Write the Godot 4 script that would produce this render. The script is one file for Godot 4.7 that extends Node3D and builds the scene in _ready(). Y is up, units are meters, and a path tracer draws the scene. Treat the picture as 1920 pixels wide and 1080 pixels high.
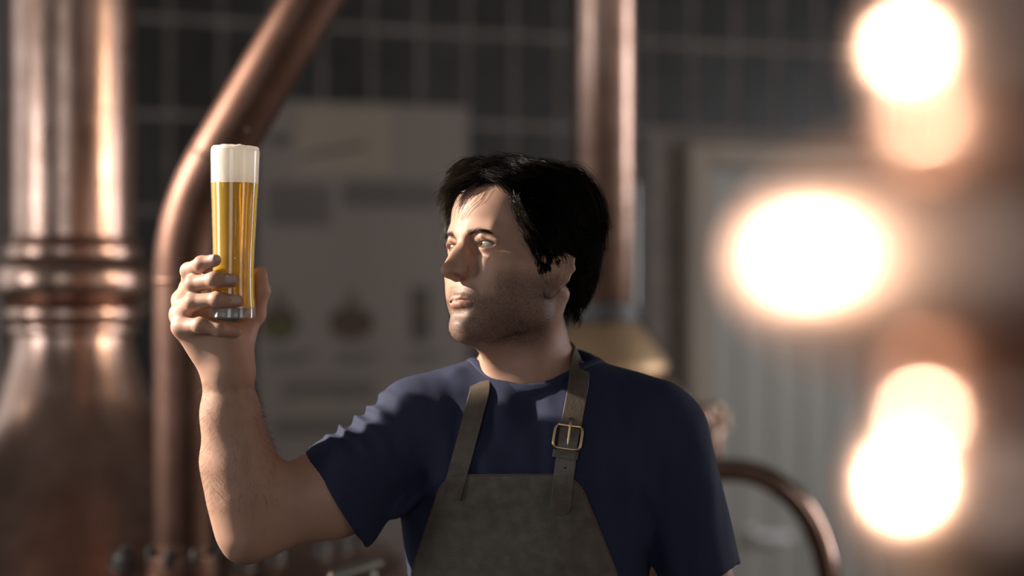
extends Node3D

const F := 3058.0      # focal length in pixels of the 1920 x 1080 frame
const EYE := 1.62      # height of the lens
const CAMZ := 2.2      # the lens stands here on z; the man stands at z = 0

# ------------------------------------------------------------------ scene
func _ready() -> void:
	setup_camera_and_light()
	make_materials()
	build_room()
	build_windows()
	build_lamps()
	build_kettle()
	build_gooseneck()
	build_still()
	build_arch_pipe()
	build_foreground_column()
	build_poster()
	build_door()
	build_person()
	build_glass()


func setup_camera_and_light() -> void:
	var cam := Camera3D.new()
	cam.name = "camera"
	add_child(cam)
	cam.position = Vector3(0, EYE, CAMZ)
	var at := CameraAttributesPhysical.new()
	at.frustum_focal_length = 67.95
	at.frustum_focus_distance = 2.125
	at.frustum_near = 0.05
	at.frustum_far = 100.0
	at.exposure_aperture = 1.4
	cam.attributes = at
	cam.fov = 20.03
	cam.near = 0.05
	cam.far = 100.0
	var we := WorldEnvironment.new()
	we.name = "world_environment"
	var e := Environment.new()
	e.background_mode = Environment.BG_COLOR
	e.background_color = Color(0.5, 0.55, 0.6)
	e.tonemap_mode = Environment.TONE_MAPPER_LINEAR
	e.tonemap_exposure = 1.25
	e.sdfgi_enabled = true
	e.ssao_enabled = true
	e.ssil_enabled = true
	we.environment = e
	add_child(we)

# the fitting of each source: daylight windows and two small lamps
const KEY_POS := Vector3(-2.78, 2.78, -0.255)
const KEY_AIM := Vector3(-0.12, 1.5, 0.04)
const KEY_ENERGY := 23.0
const WARM_POS := Vector3(2.3, 2.12, -0.35)
# each window: middle, inward normal, width, height, colour, energy
func window_list() -> Array:
	return [
		[Vector3(-3.0, 2.0, -1.2), Vector3(1, 0, 0), 1.5, 1.7, Color(0.92, 0.965, 1.0), 0.40],
		[Vector3(-3.0, 1.8, 0.55), Vector3(1, 0, 0), 0.9, 0.9, Color(0.96, 0.98, 1.0), 1.60],
		[Vector3(-0.9, 2.1, 4.2), Vector3(0, 0, -1), 1.3, 1.9, Color(0.92, 0.965, 1.0), 1.00],
		[Vector3(3.0, 2.0, 2.6), Vector3(-1, 0, 0), 1.2, 1.7, Color(0.97, 0.975, 1.0), 0.40],
		[Vector3(3.0, 1.7, -1.7), Vector3(-1, 0, 0), 1.1, 1.3, Color(0.97, 0.975, 1.0), 2.20],
	]

# ------------------------------------------------------------------ helpers
func at_px(px: float, py: float, d: float) -> Vector3:
	return Vector3((px - 960.0) * d / F, EYE + (540.0 - py) * d / F, CAMZ - d)

func W(px: float, py: float, z: float) -> Vector3:
	return at_px(px, py, CAMZ - z)

var used := {}
func numbered(called: String) -> String:
	if not used.has(called):
		used[called] = 0
		return called
	used[called] += 1
	return "%s_%03d" % [called, used[called]]

func thing(called: String, label: String, category: String, where := Vector3.ZERO, group := "") -> Node3D:
	var o := Node3D.new()
	o.name = numbered(called)
	add_child(o)
	o.position = where
	tag(o, label, category, group)
	return o

func tag(o: Node, label: String, category := "", group := "", kind := "") -> void:
	if label: o.set_meta("label", label)
	if category: o.set_meta("category", category)
	if group: o.set_meta("group", group)
	if kind: o.set_meta("kind", kind)

func part(called: String, mesh: Mesh, mat: Material, parent: Node, where := Vector3.ZERO, label := "") -> MeshInstance3D:
	var o := MeshInstance3D.new()
	o.name = called if parent != self else numbered(called)
	o.mesh = mesh
	o.material_override = null
	for i in mesh.get_surface_count():
		o.set_surface_override_material(i, mat)
	parent.add_child(o, true)
	o.position = where
	o.cast_shadow = GeometryInstance3D.SHADOW_CASTING_SETTING_ON
	if label: o.set_meta("label", label)
	return o

func structure(called: String, mesh: Mesh, mat: Material, where := Vector3.ZERO) -> MeshInstance3D:
	var o := part(called, mesh, mat, self, where)
	o.set_meta("kind", "structure")
	return o

# ---- mesh collectors: arrays of vertices, normals, colours, indices
class Bag:
	var v := PackedVector3Array()
	var n := PackedVector3Array()
	var c := PackedColorArray()
	var uv := PackedVector2Array()
	var i := PackedInt32Array()
	func quad(a: int, b: int, cc: int, d: int) -> void:
		i.append_array([a, b, cc, a, cc, d])
	func mesh() -> ArrayMesh:
		var arr := []
		arr.resize(Mesh.ARRAY_MAX)
		arr[Mesh.ARRAY_VERTEX] = v
		arr[Mesh.ARRAY_NORMAL] = n
		if c.size() == v.size(): arr[Mesh.ARRAY_COLOR] = c
		if uv.size() == v.size(): arr[Mesh.ARRAY_TEX_UV] = uv
		arr[Mesh.ARRAY_INDEX] = i
		var m := ArrayMesh.new()
		m.add_surface_from_arrays(Mesh.PRIMITIVE_TRIANGLES, arr)
		return m

# turn triangles so that the front faces the normals (clockwise in Godot)
func orient(b: Bag) -> void:
	for t in range(0, b.i.size(), 3):
		var p := b.v[b.i[t]]
		var q := b.v[b.i[t + 1]]
		var r := b.v[b.i[t + 2]]
		if (q - p).cross(r - p).dot(b.n[b.i[t]] + b.n[b.i[t + 1]] + b.n[b.i[t + 2]]) > 0.0:
			var k := b.i[t + 1]
			b.i[t + 1] = b.i[t + 2]
			b.i[t + 2] = k

func smooth_normals(b: Bag) -> void:
	b.n.resize(b.v.size())
	b.n.fill(Vector3.ZERO)
	for t in range(0, b.i.size(), 3):
		var i0 := b.i[t]
		var i1 := b.i[t + 1]
		var i2 := b.i[t + 2]
		var f := (b.v[i2] - b.v[i0]).cross(b.v[i1] - b.v[i0])
		b.n[i0] += f
		b.n[i1] += f
		b.n[i2] += f
	for k in b.n.size():
		b.n[k] = b.n[k].normalized()

# lathe: profile of [radius, height]; a third entry 1 marks a crease
func lathe_bag(prof: Array, seg := 64, b: Bag = null, xf := Transform3D()) -> Bag:
	if b == null: b = Bag.new()
	var rows := []
	for k in prof.size():
		var tan_in := Vector2.ZERO
		var tan_out := Vector2.ZERO
		var p := Vector2(prof[k][0], prof[k][1])
		if k > 0: tan_in = (p - Vector2(prof[k - 1][0], prof[k - 1][1])).normalized()
		if k < prof.size() - 1: tan_out = (Vector2(prof[k + 1][0], prof[k + 1][1]) - p).normalized()
		if tan_in == Vector2.ZERO: tan_in = tan_out
		if tan_out == Vector2.ZERO: tan_out = tan_in
		if tan_in.dot(tan_out) < 0.75 or (prof[k].size() > 2):
			rows.append([p, tan_in, false])
			rows.append([p, tan_out, true])
		else:
			rows.append([p, (tan_in + tan_out).normalized(), true])
	var start := b.v.size()
	for row in rows:
		var p: Vector2 = row[0]
		var t: Vector2 = row[1]
		for s in seg + 1:
			var a := TAU * s / seg
			var dir := Vector3(cos(a), 0, sin(a))
			b.v.append(xf * (dir * p.x + Vector3(0, p.y, 0)))
			b.n.append((xf.basis * (dir * t.y + Vector3(0, -t.x, 0))).normalized())
	var from := b.i.size()
	for k in rows.size() - 1:
		if not rows[k][2]: continue
		for s in seg:
			var a := start + k * (seg + 1) + s
			b.quad(a, a + 1, a + seg + 2, a + seg + 1)
	# a profile that runs upwards faces outwards
	for t in range(from, b.i.size(), 3):
		var p := b.v[b.i[t]]
		if (b.v[b.i[t + 1]] - p).cross(b.v[b.i[t + 2]] - p).dot(b.n[b.i[t]] + b.n[b.i[t + 1]] + b.n[b.i[t + 2]]) > 0.0:
			var k := b.i[t + 1]
			b.i[t + 1] = b.i[t + 2]
			b.i[t + 2] = k
	return b

func lathe(prof: Array, seg := 64) -> ArrayMesh:
	return lathe_bag(prof, seg).mesh()

# smooth curve through [r, y] knots
func curve_profile(knots: Array, per := 8) -> Array:
	var out := []
	for k in knots.size() - 1:
		var p0 := Vector2(knots[maxi(k - 1, 0)][0], knots[maxi(k - 1, 0)][1])
		var p1 := Vector2(knots[k][0], knots[k][1])
		var p2 := Vector2(knots[k + 1][0], knots[k + 1][1])
		var p3 := Vector2(knots[mini(k + 2, knots.size() - 1)][0], knots[mini(k + 2, knots.size() - 1)][1])
		for j in per:
			var q := p1.cubic_interpolate(p2, p0, p3, float(j) / per)
			out.append([q.x, q.y])
	out.append([knots[-1][0], knots[-1][1]])
	return out

func smooth_path(knots: Array, per := 8) -> PackedVector3Array:
	var out := PackedVector3Array()
	for k in knots.size() - 1:
		var p0: Vector3 = knots[maxi(k - 1, 0)]
		var p1: Vector3 = knots[k]
		var p2: Vector3 = knots[k + 1]
		var p3: Vector3 = knots[mini(k + 2, knots.size() - 1)]
		for j in per:
			out.append(p1.cubic_interpolate(p2, p0, p3, float(j) / per))
	out.append(knots[-1])
	return out

# round tube along a path; radii: one number or one for each point
func tube(b: Bag, path: PackedVector3Array, radius, seg := 12, caps := true, closed := false) -> void:
	var count := path.size()
	var start := b.v.size()
	var side := Vector3.ZERO
	for k in count:
		var t: Vector3
		if closed: t = (path[(k + 1) % count] - path[(k + count - 1) % count]).normalized()
		else: t = (path[mini(k + 1, count - 1)] - path[maxi(k - 1, 0)]).normalized()
		if side == Vector3.ZERO:
			side = t.cross(Vector3.UP if absf(t.y) < 0.9 else Vector3.RIGHT).normalized()
		else:
			side = (side - t * side.dot(t)).normalized()
		var up := t.cross(side)
		var r: float = radius[k] if radius is Array or radius is PackedFloat32Array else radius
		for s in seg:
			var a := TAU * s / seg
			var dir := side * cos(a) + up * sin(a)
			b.v.append(path[k] + dir * r)
			b.n.append(dir)
	var from := b.i.size()
	for k in (count if closed else count - 1):
		for s in seg:
			var a0 := start + k * seg + s
			var a1 := start + k * seg + (s + 1) % seg
			var c0 := start + ((k + 1) % count) * seg + s
			var c1 := start + ((k + 1) % count) * seg + (s + 1) % seg
			b.quad(a0, a1, c1, c0)
	if caps and not closed:
		for e in 2:
			var k := 0 if e == 0 else count - 1
			var nn := (path[0] - path[1]).normalized() if e == 0 else (path[count - 1] - path[count - 2]).normalized()
			var base := b.v.size()
			b.v.append(path[k])
			b.n.append(nn)
			for s in seg:
				b.v.append(b.v[start + k * seg + s])
				b.n.append(nn)
			for s in seg:
				b.i.append_array([base, base + 1 + s, base + 1 + (s + 1) % seg])
	for t in range(from, b.i.size(), 3):
		var p := b.v[b.i[t]]
		if (b.v[b.i[t + 1]] - p).cross(b.v[b.i[t + 2]] - p).dot(b.n[b.i[t]] + b.n[b.i[t + 1]] + b.n[b.i[t + 2]]) > 0.0:
			var k := b.i[t + 1]
			b.i[t + 1] = b.i[t + 2]
			b.i[t + 2] = k

func tube_mesh(path: PackedVector3Array, radius, seg := 12, closed := false) -> ArrayMesh:
	var b := Bag.new()
	tube(b, path, radius, seg, true, closed)
	return b.mesh()

# bevelled box, flat faces with chamfers
func bevel_box(size: Vector3, r := 0.004) -> ArrayMesh:
	var b := Bag.new()
	box_into(b, Transform3D(), size, r)
	return b.mesh()

func box_into(b: Bag, xf: Transform3D, size: Vector3, r := 0.004) -> void:
	var h := size / 2.0
	r = minf(r, minf(h.x, minf(h.y, h.z)) * 0.9)
	var pts := []
	for sx in [-1, 1]:
		for sy in [-1, 1]:
			for sz in [-1, 1]:
				pts.append([Vector3(sx * h.x, sy * (h.y - r), sz * (h.z - r)), Vector3(sx * (h.x - r), sy * h.y, sz * (h.z - r)), Vector3(sx * (h.x - r), sy * (h.y - r), sz * h.z)])
	var polys := []
	var cid := func(sx, sy, sz): return (4 if sx > 0 else 0) + (2 if sy > 0 else 0) + (1 if sz > 0 else 0)
	for s in [-1, 1]:
		polys.append([pts[cid.call(s, -1, -1)][0], pts[cid.call(s, 1, -1)][0], pts[cid.call(s, 1, 1)][0], pts[cid.call(s, -1, 1)][0]])
		polys.append([pts[cid.call(-1, s, -1)][1], pts[cid.call(1, s, -1)][1], pts[cid.call(1, s, 1)][1], pts[cid.call(-1, s, 1)][1]])
		polys.append([pts[cid.call(-1, -1, s)][2], pts[cid.call(1, -1, s)][2], pts[cid.call(1, 1, s)][2], pts[cid.call(-1, 1, s)][2]])
		for q in [-1, 1]:
			polys.append([pts[cid.call(s, q, -1)][0], pts[cid.call(s, q, 1)][0], pts[cid.call(s, q, 1)][1], pts[cid.call(s, q, -1)][1]])
			polys.append([pts[cid.call(s, -1, q)][0], pts[cid.call(s, 1, q)][0], pts[cid.call(s, 1, q)][2], pts[cid.call(s, -1, q)][2]])
			polys.append([pts[cid.call(-1, s, q)][1], pts[cid.call(1, s, q)][1], pts[cid.call(1, s, q)][2], pts[cid.call(-1, s, q)][2]])
	for c in pts: polys.append(c)
	for poly in polys:
		var mid := Vector3.ZERO
		for p in poly: mid += p
		var nn: Vector3 = (poly[1] - poly[0]).cross(poly[2] - poly[0]).normalized()
		if nn.dot(mid) < 0.0: nn = -nn
		else: poly.reverse()
		if (poly[1] - poly[0]).cross(poly[2] - poly[0]).dot(nn) > 0.0: poly.reverse()
		var base := b.v.size()
		for p in poly:
			b.v.append(xf * p)
			b.n.append((xf.basis * nn).normalized())
		b.i.append_array([base, base + 1, base + 2])
		if poly.size() == 4: b.i.append_array([base, base + 2, base + 3])

# ------------------------------------------------------------------ materials
var M := {}

func noise_tex(freq: float, seed_: int, lo: Color, hi: Color, size := 512, octaves := 4, normal := 0.0) -> NoiseTexture2D:
	var nz := FastNoiseLite.new()
	nz.seed = seed_
	nz.noise_type = FastNoiseLite.TYPE_SIMPLEX_SMOOTH
	nz.frequency = freq
	nz.fractal_octaves = octaves
	var t := NoiseTexture2D.new()
	t.width = size
	t.height = size
	t.seamless = true
	t.noise = nz
	if normal > 0.0:
		t.as_normal_map = true
		t.bump_strength = normal
	else:
		var g := Gradient.new()
		g.colors = PackedColorArray([lo, hi])
		g.offsets = PackedFloat32Array([0.2, 0.8])
		t.color_ramp = g
	return t

func mat(color: Color, rough := 0.6, metal := 0.0) -> StandardMaterial3D:
	var m := StandardMaterial3D.new()
	m.albedo_color = color
	m.roughness = rough
	m.metallic = metal
	return m

func triplanar(m: StandardMaterial3D, scale: float, world := true) -> void:
	m.uv1_triplanar = true
	m.uv1_world_triplanar = world
	m.uv1_scale = Vector3.ONE * scale

func make_materials() -> void:
	var cu := mat(Color(0.78, 0.645, 0.58), 1.0, 1.0)
	cu.albedo_texture = noise_tex(0.012, 3, Color(0.86, 0.84, 0.82), Color(1, 1, 1))
	cu.roughness_texture = noise_tex(0.02, 5, Color(0.27, 0.27, 0.27), Color(0.35, 0.35, 0.35))
	cu.normal_enabled = true
	cu.normal_texture = noise_tex(0.006, 9, Color.BLACK, Color.WHITE, 512, 2, 1.2)
	cu.normal_scale = 0.08
	triplanar(cu, 1.3)
	M.copper = cu
	var cd: StandardMaterial3D = cu.duplicate()
	cd.albedo_color = Color(0.375, 0.285, 0.25)
	cd.roughness_texture = noise_tex(0.02, 8, Color(0.44, 0.44, 0.44), Color(0.52, 0.52, 0.52))
	M.copper_dull = cd
	var cp: StandardMaterial3D = cu.duplicate()
	cp.roughness_texture = noise_tex(0.02, 6, Color(0.13, 0.13, 0.13), Color(0.18, 0.18, 0.18))
	M.copper_polished = cp
	var cr: StandardMaterial3D = cu.duplicate()
	cr.roughness_texture = noise_tex(0.02, 7, Color(0.42, 0.42, 0.42), Color(0.48, 0.48, 0.48))
	M.copper_rough = cr
	var br := mat(Color(0.93, 0.79, 0.63), 0.55, 1.0)
	M.brass = br
	M.brass_dull = mat(Color(0.62, 0.55, 0.46), 0.42, 1.0)
	M.steel = mat(Color(0.62, 0.61, 0.59), 0.3, 1.0)
	M.glint_white = mat(Color(0.98, 0.975, 0.96), 0.25, 0.0)  # white put in for window light mirrored by the steel door handle
	M.lead = mat(Color(0.42, 0.41, 0.41), 0.55, 0.6)
	M.dark_steel = mat(Color(0.22, 0.21, 0.2), 0.5, 0.8)
	var tl := []
	for k in 4:
		var t := mat(Color(0.205 + 0.014 * k, 0.198 + 0.014 * k, 0.182 + 0.014 * k), 0.42)
		t.albedo_texture = noise_tex(0.02, 20 + k, Color(0.8, 0.8, 0.8), Color(1, 1, 1), 256)
		triplanar(t, 2.0)
		tl.append(t)
	M.tiles = tl
	var gr := mat(Color(0.58, 0.53, 0.49), 0.9)
	gr.albedo_texture = noise_tex(0.03, 31, Color(0.8, 0.8, 0.8), Color(1, 1, 1), 256)
	triplanar(gr, 2.0)
	M.grout = gr
	var pl := mat(Color(0.64, 0.63, 0.62), 0.9)
	pl.albedo_texture = noise_tex(0.01, 33, Color(0.85, 0.85, 0.85), Color(1, 1, 1), 256)
	triplanar(pl, 0.7)
	M.plaster = pl
	var fl := mat(Color(0.36, 0.33, 0.30), 0.5)
	fl.albedo_texture = noise_tex(0.03, 35, Color(0.7, 0.7, 0.7), Color(1, 1, 1), 256)
	triplanar(fl, 1.0)
	M.floor = fl
	M.board = mat(Color(0.5, 0.46, 0.43), 0.6)
	M.frame = mat(Color(0.64, 0.57, 0.50), 0.5)
	M.door = mat(Color(0.68, 0.66, 0.62), 0.5)
	M.window_frame = mat(Color(0.18, 0.18, 0.18), 0.5)
	# person
	var sk := mat(Color(1, 1, 1), 0.52)
	sk.vertex_color_use_as_albedo = true
	sk.subsurf_scatter_enabled = true
	sk.subsurf_scatter_strength = 0.08
	sk.heightmap_enabled = true
	sk.heightmap_texture = noise_tex(0.08, 41, Color(0, 0, 0), Color(1, 1, 1), 512, 4)
	sk.heightmap_scale = 0.004
	sk.metallic_specular = 0.4
	triplanar(sk, 14.0)
	M.skin = sk
	var hr := mat(Color(1, 1, 1), 0.36)
	hr.vertex_color_use_as_albedo = true
	M.hair = hr
	M.brow = mat(Color(0.33, 0.25, 0.20), 0.5)
	M.lash = mat(Color(0.16, 0.12, 0.10), 0.5)
	M.hair_base = mat(Color(0.07, 0.055, 0.045), 0.7)
	M.arm_hair = mat(Color(0.24, 0.18, 0.14), 0.5)
	M.stubble = mat(Color(0.16, 0.11, 0.085), 0.6)
	M.eye_white = mat(Color(1, 1, 1), 0.15)
	M.eye_white.vertex_color_use_as_albedo = true
	M.eye_white.metallic_specular = 0.35
	var sh := mat(Color(0.158, 0.182, 0.305), 0.85)
	sh.rim_enabled = true
	sh.rim = 0.2
	sh.rim_tint = 1.0
	sh.albedo_texture = noise_tex(0.2, 51, Color(0.72, 0.72, 0.72), Color(1, 1, 1), 512, 3)
	sh.heightmap_enabled = true
	sh.heightmap_texture = noise_tex(0.35, 52, Color(0, 0, 0), Color(1, 1, 1), 512, 2)
	sh.heightmap_scale = 0.03
	triplanar(sh, 9.0)
	M.shirt = sh
	var tr := mat(Color(0.14, 0.14, 0.16), 0.85)
	M.trousers = tr
	M.shoe = mat(Color(0.09, 0.08, 0.07), 0.4)
	var le := mat(Color(0.41, 0.375, 0.33), 0.5)
	le.albedo_texture = noise_tex(0.015, 61, Color(0.82, 0.80, 0.78), Color(1, 1, 1), 512, 5)
	le.heightmap_enabled = true
	le.heightmap_texture = noise_tex(0.09, 62, Color(0, 0, 0), Color(1, 1, 1), 512, 4)
	le.heightmap_scale = 0.018
	triplanar(le, 5.0)
	M.leather = le
	var ls: StandardMaterial3D = le.duplicate()
	ls.albedo_color = Color(0.385, 0.34, 0.295)
	ls.roughness = 0.45
	M.strap = ls
	M.leather_edge = mat(Color(0.36, 0.29, 0.23), 0.7)
	M.thread = mat(Color(0.42, 0.36, 0.28), 0.8)
	M.hole = mat(Color(0.03, 0.028, 0.025), 0.9)
	M.buckle = mat(Color(0.80, 0.68, 0.50), 0.35, 1.0)
	# glass of beer
	var gl := mat(Color(1, 1, 1, 0.04), 0.02)
	gl.transparency = BaseMaterial3D.TRANSPARENCY_ALPHA
	M.glass = gl
	var gb := mat(Color(0.9, 0.92, 0.9, 0.12), 0.06)
	gb.transparency = BaseMaterial3D.TRANSPARENCY_ALPHA
	M.glass_solid = gb
	var be := mat(Color(0.98, 0.80, 0.10, 0.34), 0.03)
	be.transparency = BaseMaterial3D.TRANSPARENCY_ALPHA
	be.refraction_enabled = true
	be.refraction_scale = 0.033
	M.beer = be
	var fo := mat(Color(0.94, 0.92, 0.88), 0.85)
	fo.subsurf_scatter_enabled = true
	fo.subsurf_scatter_strength = 0.3
	fo.backlight_enabled = true
	fo.backlight = Color(0.9, 0.89, 0.87)
	M.foam = fo

# ------------------------------------------------------------------ distance fields, meshed as surface nets
class Prim:
	var t := 0
	var a := Vector3.ZERO
	var ba := Vector3.ZERO
	var il := 0.0
	var ra := 0.0
	var dr := 0.0
	var inv := Transform3D()
	var ir := Vector3.ONE
	var k := 0.01
	var sub := false
	func d(p: Vector3) -> float:
		if t == 0:
			var pa := p - a
			var h := clampf(pa.dot(ba) * il, 0.0, 1.0)
			return (pa - ba * h).length() - (ra + dr * h)
		if t == 2:
			return (p - a).dot(ba) - ra
		var u := (inv * p) * ir
		var k0 := u.length()
		var k1 := (u * ir).length()
		if k1 < 1e-6: return -1.0 / maxf(ir.x, maxf(ir.y, ir.z))
		return k0 * (k0 - 1.0) / k1

class Field:
	var prims: Array[Prim] = []
	var X := Transform3D()      # frame in which shapes are given
	var s := 1.0                # its uniform scale
	var disp: Callable
	var shift := 0.0
	func frame(x: Transform3D) -> void:
		X = x
		s = x.basis.get_scale().x
	func cone(a: Vector3, b: Vector3, ra: float, rb: float, k := 0.01, sub := false) -> void:
		var q := Prim.new()
		q.a = X * a
		q.ba = X * b - q.a
		q.il = 1.0 / maxf(q.ba.length_squared(), 1e-12)
		q.ra = ra * s
		q.dr = (rb - ra) * s
		q.k = k * s
		q.sub = sub
		prims.append(q)
	func ell(c: Vector3, r: Vector3, k := 0.01, sub := false, rot := Vector3.ZERO) -> void:
		var q := Prim.new()
		q.t = 1
		var local := Transform3D(Basis.from_euler(rot * PI / 180.0), c)
		var o := X * local
		q.inv = Transform3D(o.basis.orthonormalized(), o.origin).affine_inverse()
		q.ir = Vector3(1.0 / (r.x * s), 1.0 / (r.y * s), 1.0 / (r.z * s))
		q.k = k * s
		q.sub = sub
		prims.append(q)
	func cut(origin: Vector3, dir: Vector3, k := 0.004) -> void:   # takes away what lies on the side dir points to
		var q := Prim.new()
		q.t = 2
		q.a = X * origin
		q.ba = -(X.basis * dir).normalized()
		q.k = k
		q.sub = true
		prims.append(q)
	func value(list: Array[Prim], p: Vector3) -> float:
		var d := 1e3
		for q in list:
			var e := q.d(p)
			if q.sub:
				e = -e
				var h := maxf(q.k - absf(d - e), 0.0)
				d = maxf(d, e) + h * h / (4.0 * q.k)
			else:
				var h := maxf(q.k - absf(d - e), 0.0)
				d = minf(d, e) - h * h / (4.0 * q.k)
		if disp.is_valid() and absf(d) < 0.05: d += disp.call(p)
		return d - shift
	func near(list: Array[Prim], c: Vector3, r: float) -> Array[Prim]:
		var ds := PackedFloat32Array()
		var low := 1e3
		for q in list:
			var e := q.d(c)
			ds.append(e)
			if not q.sub: low = minf(low, e)
		var out: Array[Prim] = []
		for i in list.size():
			var q := list[i]
			if q.sub:
				if ds[i] < 3.0 * r + q.k + 0.002: out.append(q)
			elif ds[i] <= low + 2.2 * r + q.k: out.append(q)
		return out
	func at(p: Vector3) -> float:
		return value(prims, p)
	func normal(p: Vector3, e := 0.002) -> Vector3:
		var l := near(prims, p, 0.02)
		return Vector3(value(l, p + Vector3(e, 0, 0)) - value(l, p - Vector3(e, 0, 0)), value(l, p + Vector3(0, e, 0)) - value(l, p - Vector3(0, e, 0)), value(l, p + Vector3(0, 0, e)) - value(l, p - Vector3(0, 0, e))).normalized()

# march along a ray to the surface; returns the hit or the far end
func hit(f: Field, from: Vector3, dir: Vector3, most := 4.0) -> Vector3:
	var t := 0.0
	for k in 160:
		var d := f.at(from + dir * t)
		if d < 0.0003: break
		t += maxf(d * 0.7, 0.0003)
		if t > most: break
	return from + dir * t

func net(f: Field, from_: Vector3, to_: Vector3, cell: float, b: Bag, paint = null, margin := 0.0) -> void:
	var lo := from_.min(to_)
	var hi := from_.max(to_)
	var first := b.v.size()
	var nb := Vector3i(((hi - lo) / (cell * 4.0)).ceil())
	var nx := nb.x * 4 + 1
	var ny := nb.y * 4 + 1
	var nz := nb.z * 4 + 1
	var val := PackedFloat32Array()
	val.resize(nx * ny * nz)
	val.fill(1e3)
	var ids := PackedInt32Array()
	ids.resize(nx * ny * nz)
	ids.fill(-1)
	var blocks := []
	var rs := cell * 8.0 * 1.7321
	var rb := cell * 2.0 * 1.7321
	for sz in range(0, nb.z, 4):
		for sy in range(0, nb.y, 4):
			for sx in range(0, nb.x, 4):
				var c := lo + Vector3(sx + 2, sy + 2, sz + 2) * cell * 4.0
				var list := f.near(f.prims, c, rs * 1.2)
				if absf(f.value(list, c)) > rs * 1.25 + margin: continue
				for bz in range(sz, mini(sz + 4, nb.z)):
					for by in range(sy, mini(sy + 4, nb.y)):
						for bx in range(sx, mini(sx + 4, nb.x)):
							var cc := lo + (Vector3(bx, by, bz) + Vector3(0.5, 0.5, 0.5)) * cell * 4.0
							if absf(f.value(list, cc)) > rb * 1.35 + margin: continue
							var l2 := f.near(list, cc, rb * 1.2)
							blocks.append(Vector3i(bx, by, bz))
							for z in range(bz * 4, bz * 4 + 5):
								for y in range(by * 4, by * 4 + 5):
									for x in range(bx * 4, bx * 4 + 5):
										var at := (z * ny + y) * nx + x
										if val[at] > 900.0:
											val[at] = f.value(l2, lo + Vector3(x, y, z) * cell)
	var sxy := nx * ny
	var off := [0, 1, nx, nx + 1, sxy, sxy + 1, sxy + nx, sxy + nx + 1]
	var edges := [[0, 1], [2, 3], [4, 5], [6, 7], [0, 2], [1, 3], [4, 6], [5, 7], [0, 4], [1, 5], [2, 6], [3, 7]]
	var corner := [Vector3(0, 0, 0), Vector3(1, 0, 0), Vector3(0, 1, 0), Vector3(1, 1, 0), Vector3(0, 0, 1), Vector3(1, 0, 1), Vector3(0, 1, 1), Vector3(1, 1, 1)]
	var made := PackedInt32Array()
	var g := PackedFloat32Array()
	g.resize(8)
	for bl in blocks:
		for z in range(bl.z * 4, bl.z * 4 + 4):
			for y in range(bl.y * 4, bl.y * 4 + 4):
				for x in range(bl.x * 4, bl.x * 4 + 4):
					var at: int = (z * ny + y) * nx + x
					var mask := 0
					for k in 8:
						g[k] = val[at + off[k]]
						if g[k] < 0.0: mask |= 1 << k
					if mask == 0 or mask == 255: continue
					var sum := Vector3.ZERO
					var cnt := 0
					for e in edges:
						var i0: int = e[0]
						var i1: int = e[1]
						if (g[i0] < 0.0) != (g[i1] < 0.0):
							var t := g[i0] / (g[i0] - g[i1])
							sum += (corner[i0] as Vector3).lerp(corner[i1], t)
							cnt += 1
					var q := sum / cnt
					var ux := 1.0 - q.x
					var uy := 1.0 - q.y
					var uz := 1.0 - q.z
					var nn := Vector3(
						(g[1] - g[0]) * uy * uz + (g[3] - g[2]) * q.y * uz + (g[5] - g[4]) * uy * q.z + (g[7] - g[6]) * q.y * q.z,
						(g[2] - g[0]) * ux * uz + (g[3] - g[1]) * q.x * uz + (g[6] - g[4]) * ux * q.z + (g[7] - g[5]) * q.x * q.z,
						(g[4] - g[0]) * ux * uy + (g[5] - g[1]) * q.x * uy + (g[6] - g[2]) * ux * q.y + (g[7] - g[3]) * q.x * q.y)
					var dv := (g[0] * ux + g[1] * q.x) * uy * uz + (g[2] * ux + g[3] * q.x) * q.y * uz + (g[4] * ux + g[5] * q.x) * uy * q.z + (g[6] * ux + g[7] * q.x) * q.y * q.z
					var l2 := nn.length_squared()
					if l2 > 1e-12:
						q = (q - nn * (dv / l2)).clamp(Vector3.ZERO, Vector3.ONE)
					ids[at] = b.v.size()
					made.append(at)
					b.v.append(lo + (Vector3(x, y, z) + q) * cell)
					b.n.append(nn.normalized())
	var from := b.i.size()
	for at in made:
		# edges that leave the lowest corner of the cell
		var inside := val[at] < 0.0
		for ax in 3:
			var step: int = [1, nx, sxy][ax]
			if (val[at + step] < 0.0) == inside: continue
			var u: int = [nx, 1, 1][ax]
			var w: int = [sxy, sxy, nx][ax]
			if at - u - w < 0: continue
			var a := ids[at]
			var c0 := ids[at - u]
			var c1 := ids[at - u - w]
			var c2 := ids[at - w]
			if c0 < 0 or c1 < 0 or c2 < 0: continue
			if inside == (ax != 1): b.quad(a, c2, c1, c0)
			else: b.quad(a, c0, c1, c2)
	# soften the normals a little with the faces' own
	var soft := PackedVector3Array()
	soft.resize(b.v.size() - first)
	for t in range(from, b.i.size(), 3):
		var s := b.n[b.i[t]] + b.n[b.i[t + 1]] + b.n[b.i[t + 2]]
		for j in 3: soft[b.i[t + j] - first] += s
	for k in soft.size():
		if soft[k].length_squared() > 1e-9: b.n[first + k] = soft[k].normalized()
	for t in range(from, b.i.size(), 3):
		var p := b.v[b.i[t]]
		if (b.v[b.i[t + 1]] - p).cross(b.v[b.i[t + 2]] - p).dot(b.n[b.i[t]] + b.n[b.i[t + 1]] + b.n[b.i[t + 2]]) > 0.0:
			var k := b.i[t + 1]
			b.i[t + 1] = b.i[t + 2]
			b.i[t + 2] = k
	if paint != null:
		for k in range(first, b.v.size()): b.c.append(paint.call(b.v[k], b.n[k]))

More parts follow.
